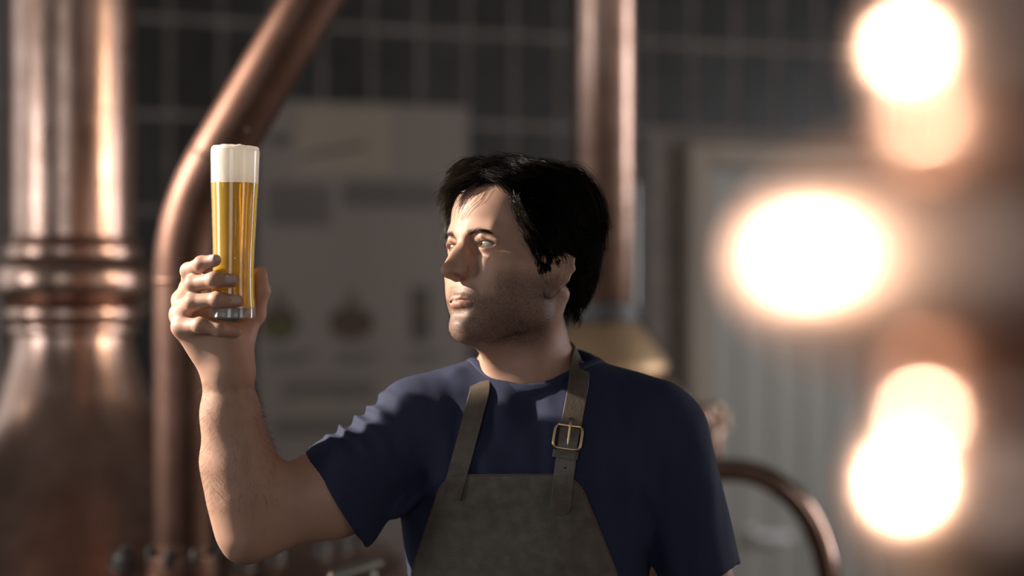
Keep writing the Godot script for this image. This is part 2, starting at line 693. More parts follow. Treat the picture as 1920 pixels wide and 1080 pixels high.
# ------------------------------------------------------------------ the man
var HEAD := Transform3D()
var HEAD_INV := Transform3D()
var skin_noise := FastNoiseLite.new()
var fold_noise := FastNoiseLite.new()
const BASE := Vector3(0.02, 0, -0.03)

func head_frame() -> void:
	var bs := Basis(Vector3.UP, deg_to_rad(-50.0)) * Basis(Vector3.RIGHT, deg_to_rad(-7.0)) * Basis(Vector3.BACK, deg_to_rad(3.0))
	HEAD = Transform3D(bs.scaled(Vector3.ONE * 1.03), W(969, 473, 0.0))
	HEAD_INV = HEAD.affine_inverse()

func head_field(f: Field) -> void:
	f.frame(HEAD)
	# skull and face masses
	f.ell(Vector3(0, 0.030, -0.014), Vector3(0.0735, 0.083, 0.0965), 0.02)
	f.ell(Vector3(0, 0.040, 0.030), Vector3(0.061, 0.056, 0.0605), 0.03)
	f.ell(Vector3(0, -0.035, 0.030), Vector3(0.055, 0.072, 0.052), 0.03)
	f.ell(Vector3(0, -0.072, 0.066), Vector3(0.036, 0.034, 0.0240), 0.028)
	for s in [-1.0, 1.0]:
		f.cone(Vector3(s * 0.062, 0.015, 0.022), Vector3(s * 0.060, -0.02, 0.02), 0.009, 0.009, 0.03)
		f.ell(Vector3(s * 0.0470, -0.026, 0.055), Vector3(0.020, 0.014, 0.020), 0.028, false, Vector3(0, s * 35, 0))
		f.cone(Vector3(s * 0.0585, -0.03, 0.0), Vector3(s * 0.0475, -0.085, 0.006), 0.013, 0.013, 0.028)
		f.cone(Vector3(s * 0.0475, -0.084, 0.006), Vector3(s * 0.015, -0.108, 0.070), 0.013, 0.014, 0.024)
		f.ell(Vector3(s * 0.038, -0.060, 0.050), Vector3(0.020, 0.030, 0.022), 0.026)
	f.ell(Vector3(0, -0.108, 0.077), Vector3(0.021, 0.0155, 0.0145), 0.014)
	# brow, sockets, lids
	for s in [-1.0, 1.0]:
		f.cone(Vector3(s * 0.010, 0.0125, 0.0855), Vector3(s * 0.038, 0.0145, 0.0745), 0.0085, 0.0085, 0.014)
		f.ell(Vector3(s * 0.0325, -0.0045, 0.0915), Vector3(0.0175, 0.0118, 0.0135), 0.010, true, Vector3(0, s * 18, 0))
		f.ell(Vector3(s * 0.0150, -0.006, 0.0895), Vector3(0.006, 0.010, 0.0085), 0.010, true)
	# nose
	f.cone(Vector3(0, 0.002, 0.0865), Vector3(0, -0.019, 0.1000), 0.0058, 0.0062, 0.012)
	f.cone(Vector3(0, -0.017, 0.0985), Vector3(0, -0.0370, 0.1115), 0.0064, 0.0078, 0.010)
	f.ell(Vector3(0, -0.0395, 0.1112), Vector3(0.0080, 0.0068, 0.0086), 0.008)
	f.cone(Vector3(0, -0.0430, 0.1090), Vector3(0, -0.0470, 0.0985), 0.0042, 0.0052, 0.006)
	for s in [-1.0, 1.0]:
		f.ell(Vector3(s * 0.0115, -0.0392, 0.0985), Vector3(0.0066, 0.0068, 0.0105), 0.006, false, Vector3(0, -s * 18, 0))
		f.cone(Vector3(s * 0.005, -0.015, 0.0925), Vector3(s * 0.0100, -0.033, 0.0935), 0.006, 0.0075, 0.012)
		f.ell(Vector3(s * 0.0084, -0.0462, 0.1045), Vector3(0.0042, 0.0045, 0.0072), 0.003, true, Vector3(0, -s * 20, 0))
		f.cone(Vector3(s * 0.0172, -0.034, 0.0935), Vector3(s * 0.0172, -0.043, 0.0925), 0.0014, 0.0014, 0.005, true)
	# eyelids over each eyeball, open in an almond slit
	for s in [-1.0, 1.0]:
		f.ell(Vector3(s * 0.0330, -0.0030, 0.0710), Vector3(0.0160, 0.0142, 0.0142), 0.006)
		f.cone(Vector3(s * 0.0190, 0.0040, 0.0835), Vector3(s * 0.032, 0.0068, 0.0850), 0.0026, 0.0030, 0.005)
		f.cone(Vector3(s * 0.032, 0.0068, 0.0850), Vector3(s * 0.0490, 0.0010, 0.0755), 0.0030, 0.0030, 0.005)
		f.ell(Vector3(s * 0.0335, -0.0036, 0.0850), Vector3(0.0170, 0.0043, 0.0120), 0.0012, true, Vector3(0, s * 22, s * 3))
		f.cone(Vector3(s * 0.0190, -0.0120, 0.0830), Vector3(s * 0.036, -0.0170, 0.0805), 0.0008, 0.0008, 0.006, true)
	# mouth: two lips along one arc, parted by a fine line
	var up := [Vector3(0, -0.0716, 0.0918), Vector3(0.007, -0.0706, 0.0912), Vector3(0.015, -0.0724, 0.0880), Vector3(0.0225, -0.0744, 0.0828)]
	var lo := [Vector3(0, -0.0788, 0.0908), Vector3(0.007, -0.0788, 0.0902), Vector3(0.015, -0.0778, 0.0870), Vector3(0.0215, -0.0762, 0.0826)]
	var gap := [Vector3(0, -0.0752, 0.0955), Vector3(0.007, -0.0748, 0.0948), Vector3(0.015, -0.0750, 0.0914), Vector3(0.0240, -0.0757, 0.0846)]
	var ur := [0.0025, 0.0026, 0.0022, 0.0010]
	var lr := [0.0030, 0.0030, 0.0025, 0.0011]
	for s in [-1.0, 1.0]:
		var m := Vector3(s, 1, 1)
		for k in 3:
			f.cone(up[k] * m, up[k + 1] * m, ur[k], ur[k + 1], 0.006)
			f.cone(lo[k] * m, lo[k + 1] * m, lr[k], lr[k + 1], 0.007)
		for k in 3: f.cone(gap[k] * m, gap[k + 1] * m, 0.0016, 0.0015 if k < 2 else 0.0006, 0.0018, true)
		f.cone(Vector3(s * 0.0200, -0.043, 0.0972), Vector3(s * 0.0330, -0.066, 0.0846), 0.0006, 0.0002, 0.005, true)
		f.ell(Vector3(s * 0.054, -0.055, 0.028), Vector3(0.012, 0.034, 0.028), 0.024)
	f.cone(Vector3(0, -0.053, 0.1000), Vector3(0, -0.067, 0.1000), 0.0012, 0.0016, 0.004, true)
	f.ell(Vector3(0, -0.0915, 0.0990), Vector3(0.016, 0.0045, 0.0080), 0.010, true)
	# ears
	for s in [-1.0, 1.0]:
		f.ell(Vector3(s * 0.0755, -0.034, -0.005), Vector3(0.0058, 0.0275, 0.0140), 0.007, false, Vector3(-26, -s * 20, 0))
		var rim := [Vector3(0.0750, -0.030, 0.010), Vector3(0.0765, -0.014, 0.003), Vector3(0.0800, -0.0065, -0.012), Vector3(0.0835, -0.011, -0.0225), Vector3(0.0840, -0.024, -0.0240), Vector3(0.0818, -0.038, -0.0160), Vector3(0.0785, -0.050, -0.0045), Vector3(0.0760, -0.0600, 0.0065)]
		for k in rim.size() - 1:
			var u: Vector3 = rim[k]
			var w: Vector3 = rim[k + 1]
			f.cone(Vector3(s * u.x, u.y, u.z), Vector3(s * w.x, w.y, w.z), 0.0030, 0.0030, 0.004)
		f.ell(Vector3(s * 0.0762, -0.0560, 0.0055), Vector3(0.0040, 0.0082, 0.0075), 0.005)
		f.ell(Vector3(s * 0.0835, -0.0370, 0.0030), Vector3(0.0068, 0.0098, 0.0070), 0.003, true, Vector3(-26, 0, 0))
		f.ell(Vector3(s * 0.0850, -0.0180, -0.0140), Vector3(0.0042, 0.0095, 0.0045), 0.003, true, Vector3(-30, 0, 0))
		f.cone(Vector3(s * 0.0800, -0.0470, -0.0030), Vector3(s * 0.0822, -0.0210, -0.0105), 0.0024, 0.0024, 0.003)
		f.ell(Vector3(s * 0.0765, -0.0400, 0.0120), Vector3(0.0030, 0.0056, 0.0036), 0.004)

func torso_shapes(f: Field, less: float) -> void:
	var turn := Vector3(0, -15, 0)
	f.frame(Transform3D())
	f.ell(W(985, 905, -0.03), Vector3(0.178 - less, 0.17 - less, 0.108 - less), 0.05, false, turn)
	f.ell(W(990, 1130, -0.03), Vector3(0.166 - less, 0.30 - less, 0.112 - less), 0.05, false, turn)
	f.cone(W(840, 800, -0.022), W(1185, 805, -0.01), 0.062 - less, 0.064 - less, 0.05)
	f.cone(W(985, 742, -0.045), W(795, 782, 0.000), 0.060 - less, 0.052 - less, 0.03)
	f.cone(W(1030, 742, -0.04), W(1225, 797, -0.0), 0.060 - less, 0.060 - less, 0.03)
	f.cone(W(935, 792, -0.006), W(1075, 795, 0.010), 0.050 - less, 0.050 - less, 0.05)
	f.ell(W(905, 865, 0.035), Vector3(0.075 - less, 0.055 - less, 0.040 - less), 0.05, false, turn)
	f.ell(W(1085, 868, 0.055), Vector3(0.075 - less, 0.055 - less, 0.040 - less), 0.05, false, turn)

func body_field() -> Field:
	var f := Field.new()
	head_field(f)
	f.frame(Transform3D())
	f.cone(W(980, 598, -0.012), W(994, 722, -0.034), 0.0555, 0.0660, 0.022)
	f.cone(HEAD * Vector3(0.058, -0.055, -0.030), W(958, 742, 0.020), 0.010, 0.009, 0.03)
	f.cone(HEAD * Vector3(-0.058, -0.055, -0.030), W(945, 742, 0.012), 0.010, 0.009, 0.03)
	f.cone(HEAD * Vector3(0, -0.112, 0.045), W(950, 715, 0.012), 0.016, 0.014, 0.03)
	torso_shapes(f, 0.012)
	return f

const HZ := 0.072   # depth of the glass and the hand that holds it
func arm_field() -> Field:
	var f := Field.new()
	var sh := W(735, 868, -0.008)
	var el := W(472, 985, 0.045)
	f.cone(sh, W(625, 925, 0.022), 0.045, 0.0535, 0.03)
	f.cone(W(625, 925, 0.022), el, 0.0535, 0.041, 0.03)
	f.cone(W(560, 918, 0.036), W(640, 890, 0.028), 0.030, 0.034, 0.03)           # biceps
	f.cone(el, W(461, 918, 0.050), 0.041, 0.0440, 0.03)
	f.cone(W(461, 918, 0.050), W(446, 855, 0.055), 0.0440, 0.0400, 0.03)
	f.cone(W(446, 855, 0.055), W(432, 775, 0.062), 0.0400, 0.0328, 0.03)
	f.cone(W(432, 775, 0.062), W(428, 712, HZ - 0.005), 0.0328, 0.0278, 0.03)
	f.cone(W(424, 868, 0.048), W(455, 1020, 0.034), 0.022, 0.016, 0.03)        # ulna side down to the elbow tip
	f.cone(W(454, 1022, 0.034), W(463, 1012, 0.040), 0.0135, 0.020, 0.02)
	f.cone(W(401, 715, HZ - 0.006), W(405, 722, HZ - 0.006), 0.010, 0.009, 0.018)   # ulna head
	# palm
	var wr := W(428, 706, HZ - 0.005)
	var mcp := [W(341, 614, HZ + 0.012), W(337, 590, HZ - 0.003), W(341, 563, HZ - 0.020), W(356, 540, HZ - 0.036)]
	var mr := [0.0125, 0.0125, 0.0125, 0.0125]
	for k in 4: f.cone(wr, mcp[k], 0.0215, mr[k], 0.016)
	f.ell(W(408, 650, HZ + 0.004), Vector3(0.026, 0.033, 0.019), 0.02, false, Vector3(0, 0, 38))
	f.cone(W(432, 690, HZ + 0.006), W(428, 634, HZ + 0.004), 0.023, 0.019, 0.02)           # heel on the little finger's side
	f.cone(W(440, 690, HZ - 0.010), W(455, 628, HZ - 0.022), 0.021, 0.0165, 0.02)          # ball of the thumb
	# little finger, folded under the glass
	finger(f, [mcp[0], W(376, 610, HZ + 0.034), W(412, 617, HZ + 0.036), W(442, 622, HZ + 0.024)], [0.0112, 0.0098, 0.0088, 0.0078])
	# ring, middle, index across the front of the glass
	finger(f, [mcp[1], W(362, 566, HZ + 0.030), W(408, 562, HZ + 0.0445), W(446, 565, HZ + 0.0385)], [0.0118, 0.0104, 0.0097, 0.0082])
	finger(f, [mcp[2], W(362, 533, HZ + 0.024), W(402, 525, HZ + 0.0425), W(437, 526, HZ + 0.0395)], [0.0118, 0.0106, 0.0100, 0.0084])
	finger(f, [mcp[3], W(354, 508, HZ + 0.008), W(378, 495, HZ + 0.031), W(403, 488, HZ + 0.0395)], [0.0115, 0.0102, 0.0096, 0.0082])
	# thumb behind, its end showing beside the glass
	finger(f, [W(455, 628, HZ - 0.022), W(480, 590, HZ - 0.034), W(490, 545, HZ - 0.030), W(488, 512, HZ - 0.020)], [0.0150, 0.0120, 0.0110, 0.0092])
	return f

func finger(f: Field, p: Array, r: Array) -> void:
	for k in 3:
		f.cone(p[k], p[k + 1], r[k], r[k + 1], 0.004 if k > 0 else 0.009)
	for k in [1, 2]:      # knuckles
		f.cone(p[k], p[k] + Vector3(0.0004, 0, 0), r[k] * 1.04, r[k] * 1.04, 0.004)

var nails := []
func nail_spots() -> void:
	nails = [
		[W(444, 562, HZ + 0.0385), W(408, 561, HZ + 0.0445), 0.0082],
		[W(435, 524, HZ + 0.0395), W(402, 524, HZ + 0.0425), 0.0084],
		[W(401, 486, HZ + 0.0395), W(378, 494, HZ + 0.031), 0.0082],
	]

func other_arm_field() -> Field:
	var f := Field.new()
	f.cone(W(1250, 830, 0.0), W(1312, 1078, 0.0), 0.052, 0.0405, 0.02)
	f.cone(W(1312, 1078, 0.0), W(1335, 1235, 0.01), 0.0405, 0.036, 0.02)
	f.cone(W(1335, 1235, 0.01), W(1330, 1580, 0.06), 0.038, 0.026, 0.02)
	f.cone(W(1330, 1580, 0.06), W(1325, 1690, 0.07), 0.024, 0.030, 0.02)
	for k in 4:
		var dz := -0.03 + 0.02 * k
		finger(f, [W(1325, 1690, 0.07 + dz), W(1325, 1745, 0.075 + dz), W(1320, 1785, 0.075 + dz), W(1312, 1815, 0.072 + dz)], [0.012, 0.0095, 0.009, 0.008])
	finger(f, [W(1320, 1620, 0.085), W(1305, 1660, 0.11), W(1300, 1700, 0.115), W(1300, 1730, 0.112)], [0.015, 0.011, 0.010, 0.0085])
	return f

const TONE := Color(0.460, 0.272, 0.188)
func skin_color(p: Vector3, _n: Vector3) -> Color:
	var q := HEAD_INV * p
	var c := TONE
	var nz := skin_noise.get_noise_3dv(p * 60.0)
	c = c.lerp(Color(0.46, 0.235, 0.165), clampf(0.25 + nz * 0.5, 0.0, 0.6))
	var ax := absf(q.x)
	if q.y > -0.16 and q.length() < 0.2:
		# lips
		var lip := smoothstep(1.15, 0.85, sqrt(pow(ax / 0.0225, 2.0) + pow((q.y + 0.0750) / (0.0085 if q.y < -0.0750 else 0.0068), 2.0))) * smoothstep(0.078, 0.084, q.z)
		# beard: short stubble on jaw, chin, upper lip and the sides down from the ears
		var low := -0.056 + 0.020 * smoothstep(0.035, 0.062, ax)
		var beard := smoothstep(low + 0.010, low - 0.016, q.y) * smoothstep(-0.150, -0.112, q.y) * smoothstep(-0.035, 0.0, q.z)
		beard *= 1.0 - 0.55 * smoothstep(0.022, 0.034, ax) * smoothstep(-0.074, -0.060, q.y) * smoothstep(0.055, 0.048, ax)
		beard *= 1.0 - 0.8 * lip
		var grain := 0.5 + 0.9 * skin_noise.get_noise_3dv(p * 380.0)
		c = c.lerp(Color(0.115, 0.075, 0.056), clampf(beard * (0.46 + 0.44 * grain), 0.0, 0.85))
		c = c.lerp(Color(0.37, 0.185, 0.150), lip * 0.65)
		# nose and cheeks a little redder
		c = c.lerp(Color(0.47, 0.215, 0.155), 0.35 * smoothstep(0.03, 0.0, (q - Vector3(0, -0.040, 0.105)).length()))
		# scalp under the hair
		if q.y > -0.09:
			var sc := smoothstep(-0.004, 0.006, q.y - hairline(q)) if (q.z < 0.09) else 0.0
			if ax > 0.0735 and q.y < -0.010: sc = 0.0
			c = c.lerp(Color(0.045, 0.032, 0.026), sc)
	for nl in nails:
		var tip: Vector3 = nl[0]
		var dirv: Vector3 = (tip - nl[1]).normalized()
		var rel := p - (tip + Vector3(0.0, 0.001, nl[2]))
		var along := rel.dot(dirv)
		var across := (rel - dirv * along)
		across.z *= 0.4
		if absf(along) < 0.0065 and across.length() < 0.0052: c = Color(0.56, 0.39, 0.32)
	return c

# lower edge of the hair on the head, by direction round the head
func hairline(q: Vector3) -> float:
	var a := rad_to_deg(atan2(absf(q.x), q.z))
	var k := [[0.0, 0.071], [22.0, 0.073], [36.0, 0.070], [45.0, 0.052], [54.0, 0.022], [62.0, -0.004], [68.0, -0.030], [74.0, -0.040], [80.0, -0.038], [86.0, -0.016], [102.0, -0.008], [112.0, -0.040], [122.0, -0.060], [140.0, -0.072], [180.0, -0.076]]
	for j in k.size() - 1:
		if a <= k[j + 1][0]:
			return lerpf(k[j][1], k[j + 1][1], (a - k[j][0]) / (k[j + 1][0] - k[j][0]))
	return -0.086

func shirt_disp(p: Vector3) -> float:
	var v := 0.0
	# drawn folds across the top of the raised sleeve
	var a := W(690, 805, 0.02)
	var rel := p - a
	var axis := Vector3(-0.72, -0.64, 0.25)
	var s := rel.dot(axis)
	var w := smoothstep(0.062, 0.03, absf(s - 0.0)) * smoothstep(-0.045, 0.035, rel.y * 0.74 - rel.x * 0.67)
	if w > 0.0:
		var ph := s / 0.0245 + fold_noise.get_noise_3d(p.x * 30.0, p.y * 30.0, 5.0) * 0.35
		v -= w * 0.0050 * (1.0 - 1.9 * pow(absf(sin(ph * PI)), 0.9))
	# hanging drapery
	var dr := fold_noise.get_noise_3d(p.x * 46.0, p.y * 9.0, p.z * 30.0)
	v -= 0.0060 * dr * smoothstep(1.52, 1.44, p.y)
	v -= 0.0030 * smoothstep(1.50, 1.44, p.y + 0.3 * absf(p.x)) * fold_noise.get_noise_3d(p.x * 26.0 + p.y * 14.0, p.y * 22.0, p.z * 24.0)
	# pulled folds on the chest below the collar
	var ch := W(950, 800, 0.07)
	var r2 := p - ch
	var w2 := smoothstep(0.075, 0.02, absf(r2.x)) * smoothstep(0.09, 0.02, absf(r2.y)) * smoothstep(-0.08, -0.02, r2.z)
	if w2 > 0.0: v -= w2 * 0.0035 * sin((r2.x * 0.93 + r2.y * 0.37) / 0.036 * TAU * 0.5 + 0.6)
	return v

func shirt_field(folds := true) -> Field:
	var f := Field.new()
	torso_shapes(f, 0.0)
	f.cone(W(772, 800, 0.004), W(618, 926, 0.024), 0.058, 0.0640, 0.03)
	f.cone(W(706, 905, -0.004), W(657, 965, 0.012), 0.040, 0.047, 0.03)
	f.cone(W(1243, 818, 0.0), W(1322, 1100, 0.0), 0.064, 0.0540, 0.02)
	# lasting folds: by the collar, from the armpits, down the hanging sleeve
	for q in [[858, 712, 0.010, 900, 752, 0.030, 0.012], [742, 962, 0.020, 850, 880, 0.062, 0.007], [1225, 930, 0.045, 1150, 860, 0.085, 0.007], [1288, 880, 0.040, 1312, 1062, 0.038, 0.009], [1240, 840, 0.050, 1262, 1060, 0.040, 0.007], [880, 800, 0.060, 900, 890, 0.072, 0.006], [1120, 790, 0.058, 1110, 880, 0.085, 0.006]]:
		f.cone(W(q[0], q[1], q[2]), W(q[3], q[4], q[5]), q[6], q[6] * 0.6, 0.016)
	var ring := collar_ring()
	for k in range(0, 72, 3): f.cone(ring[k], ring[(k + 3) % 72], 0.0050, 0.0050, 0.022)
	f.cut(W(626, 932, 0.024), Vector3(-0.82, -0.54, 0.16), 0.004)
	f.cut(W(1320, 1070, 0.0), Vector3(0.16, -0.98, 0.0), 0.004)
	f.cone(W(520, 967, 0.037), W(617, 930, 0.023), 0.0562, 0.0562, 0.004, true)
	f.cone(W(1330, 1130, 0.0), W(1311, 1060, 0.0), 0.0435, 0.0435, 0.004, true)
	if folds: f.disp = shirt_disp
	return f

func collar_ring() -> Array:
	var c := [W(985, 733, 0.040), W(1045, 725, 0.030), W(1110, 694, -0.028), W(1085, 670, -0.09), W(1005, 662, -0.118), W(935, 672, -0.095), W(900, 697, -0.045), W(926, 724, 0.012)]
	var out := []
	for k in 8:
		for j in 9: out.append((c[k] as Vector3).cubic_interpolate(c[(k + 1) % 8], c[(k + 7) % 8], c[(k + 2) % 8], j / 9.0))
	return out

func neck_cut(f: Field) -> void:
	var c := W(997, 699, -0.038)
	var turn := Basis.from_euler(Vector3(deg_to_rad(19.0), deg_to_rad(-8.0), deg_to_rad(-1.0)))
	f.frame(Transform3D(turn, c))
	f.ell(Vector3(0, 0.09, 0), Vector3(0.0945, 0.13, 0.1035), 0.002, true)
	f.frame(Transform3D())

func build_person() -> void:
	skin_noise.seed = 7
	skin_noise.frequency = 1.0
	skin_noise.fractal_octaves = 3
	fold_noise.seed = 19
	fold_noise.frequency = 0.35
	fold_noise.fractal_octaves = 2
	head_frame()
	nail_spots()
	var man := thing("person", "dark-haired man in navy T-shirt and leather apron raising a beer glass", "person", BASE)
	var bf := body_field()
	var af := arm_field()
	for nl in nails:
		var tip: Vector3 = nl[0]
		var dirv: Vector3 = (tip - nl[1]).normalized()
		var c := tip + Vector3(0, 0.001, nl[2] - 0.0006)
		var zz := (Vector3(0, 0.15, 1) - dirv * dirv.dot(Vector3(0, 0.15, 1))).normalized()
		af.frame(Transform3D(Basis(dirv, zz.cross(dirv), zz), c))
		af.ell(Vector3.ZERO, Vector3(0.0066, 0.0052, 0.0013), 0.0008)
		af.frame(Transform3D())
	var skin := Bag.new()
	var t0 := Time.get_ticks_msec()
	var cell_head := 0.0015
	net(bf, HEAD.origin + Vector3(-0.135, -0.255, -0.115), HEAD.origin + Vector3(0.125, 0.13, 0.135), cell_head, skin, skin_color)
	net(af, Vector3(-0.50, 1.24, -0.08), Vector3(-0.12, 1.68, 0.17), 0.0025, skin, skin_color, 0.0)
	net(other_arm_field(), W(1200, 1800, -0.09), W(1390, 1000, 0.15), 0.006, skin, skin_color, 0.0)
	part("body", skin.mesh(), M.skin, man, -BASE, "bare skin of head, neck and arms")
	eyes(man)
	# T-shirt
	var smooth_shirt := shirt_field(false)
	var sf := shirt_field()
	neck_cut(sf)
	var shirt := Bag.new()
	net(sf, Vector3(-0.31, 0.86, -0.22), Vector3(0.36, 1.56, 0.20), 0.0038, shirt, null, 0.008)
	var ts := part("t_shirt", shirt.mesh(), M.shirt, man, -BASE, "navy blue cotton T-shirt")
	collar(ts, sf, smooth_shirt)
	apron(man, smooth_shirt)
	hair(man, bf, skin)
	lower_body(man)

func eyes(man: Node3D) -> void:
	for s in [-1.0, 1.0]:
		var b := Bag.new()
		var seg := 40
		var ring := 28
		var gaze := Basis(Vector3.UP, deg_to_rad(-17.0)) * Basis(Vector3.RIGHT, deg_to_rad(-1.0))
		for j in ring + 1:
			var th := PI * j / ring
			if j < 14: th = 0.75 * j / 14.0
			else: th = 0.75 + (PI - 0.75) * (j - 14) / float(ring - 14)
			for i in seg + 1:
				var a := TAU * i / seg
				var dir := Vector3(sin(th) * cos(a), sin(th) * sin(a), cos(th))
				var r := 0.0128 + 0.0007 * smoothstep(0.52, 0.2, th)
				b.v.append(HEAD * (Vector3(s * 0.0325, -0.0030, 0.0707) + gaze * (dir * r)))
				b.n.append((HEAD.basis * gaze * dir).normalized())
				var c := Color(0.31, 0.275, 0.25)
				if th < 0.50: c = Color(0.10, 0.075, 0.04).lerp(Color(0.24, 0.19, 0.10), 0.5 + 0.5 * sin(a * 23.0 + sin(a * 7.0) * 2.0))
				if th < 0.52 and th > 0.45: c = Color(0.05, 0.04, 0.03)
				if th < 0.20: c = Color(0.004, 0.004, 0.004)
				b.c.append(c)
		for j in ring:
			for i in seg:
				var a0 := j * (seg + 1) + i
				b.quad(a0, a0 + 1, a0 + seg + 2, a0 + seg + 1)
		orient(b)
		part("eye", b.mesh(), M.eye_white, man, -BASE, "eyeball with hazel iris")

func collar(ts: Node3D, sf: Field, plain_shirt: Field) -> void:
	var rim := collar_ring()
	var mid := W(997, 699, -0.038)
	var b := Bag.new()
	var wide := 0.0165
	var rows := 7
	for k in 72:
		var p: Vector3 = rim[k]
		var t: Vector3 = ((rim[(k + 1) % 72] as Vector3) - (rim[(k + 71) % 72] as Vector3)).normalized()
		var nn := plain_shirt.normal(p, 0.006)
		var out := t.cross(nn).normalized()
		if out.dot(p - mid) < 0.0: out = -out
		for j in rows:
			var u := float(j) / (rows - 1)
			var q := p + out * (wide * u - 0.001)
			q -= nn * plain_shirt.at(q) * 0.9
			var lift := 0.0046 * sin(PI * clampf(u * 0.70 + 0.16, 0.0, 1.0)) + (0.0006 if j < rows - 1 else -0.003)
			if j == 0: lift = -0.004
			b.v.append(q + nn * lift)
	for k in 72:
		for j in rows - 1:
			var a0 := k * rows + j
			var b0 := ((k + 1) % 72) * rows + j
			b.quad(a0, b0, b0 + 1, a0 + 1)
	smooth_normals(b)
	# faces look away from the neck's inside
	var test := b.n[3].dot(plain_shirt.normal(b.v[3], 0.006))
	if test < 0.0:
		for k in b.n.size(): b.n[k] = -b.n[k]
	orient(b)
	part("collar", b.mesh(), M.shirt, ts, Vector3.ZERO, "ribbed crew-neck band")

# ---- apron of leather
func bib_side(py: float, left: bool) -> float:
	var x := 0.0
	if left:
		x = lerpf(833.0, 777.0, clampf((py - 893.0) / 187.0, 0.0, 1.0))
		if py > 1160.0: x = lerpf(x, 760.0, smoothstep(1160.0, 1260.0, py))
	else:
		x = lerpf(1083.0, 1155.0, clampf((py - 893.0) / 187.0, 0.0, 1.0))
		if py > 1160.0: x = lerpf(x, 1205.0, smoothstep(1160.0, 1260.0, py))
	var dy := py - 890.0
	if dy < 34.0:
		var inset := 34.0 - sqrt(maxf(34.0 * 34.0 - (34.0 - dy) * (34.0 - dy), 0.0))
		x += inset if left else -inset
	return x

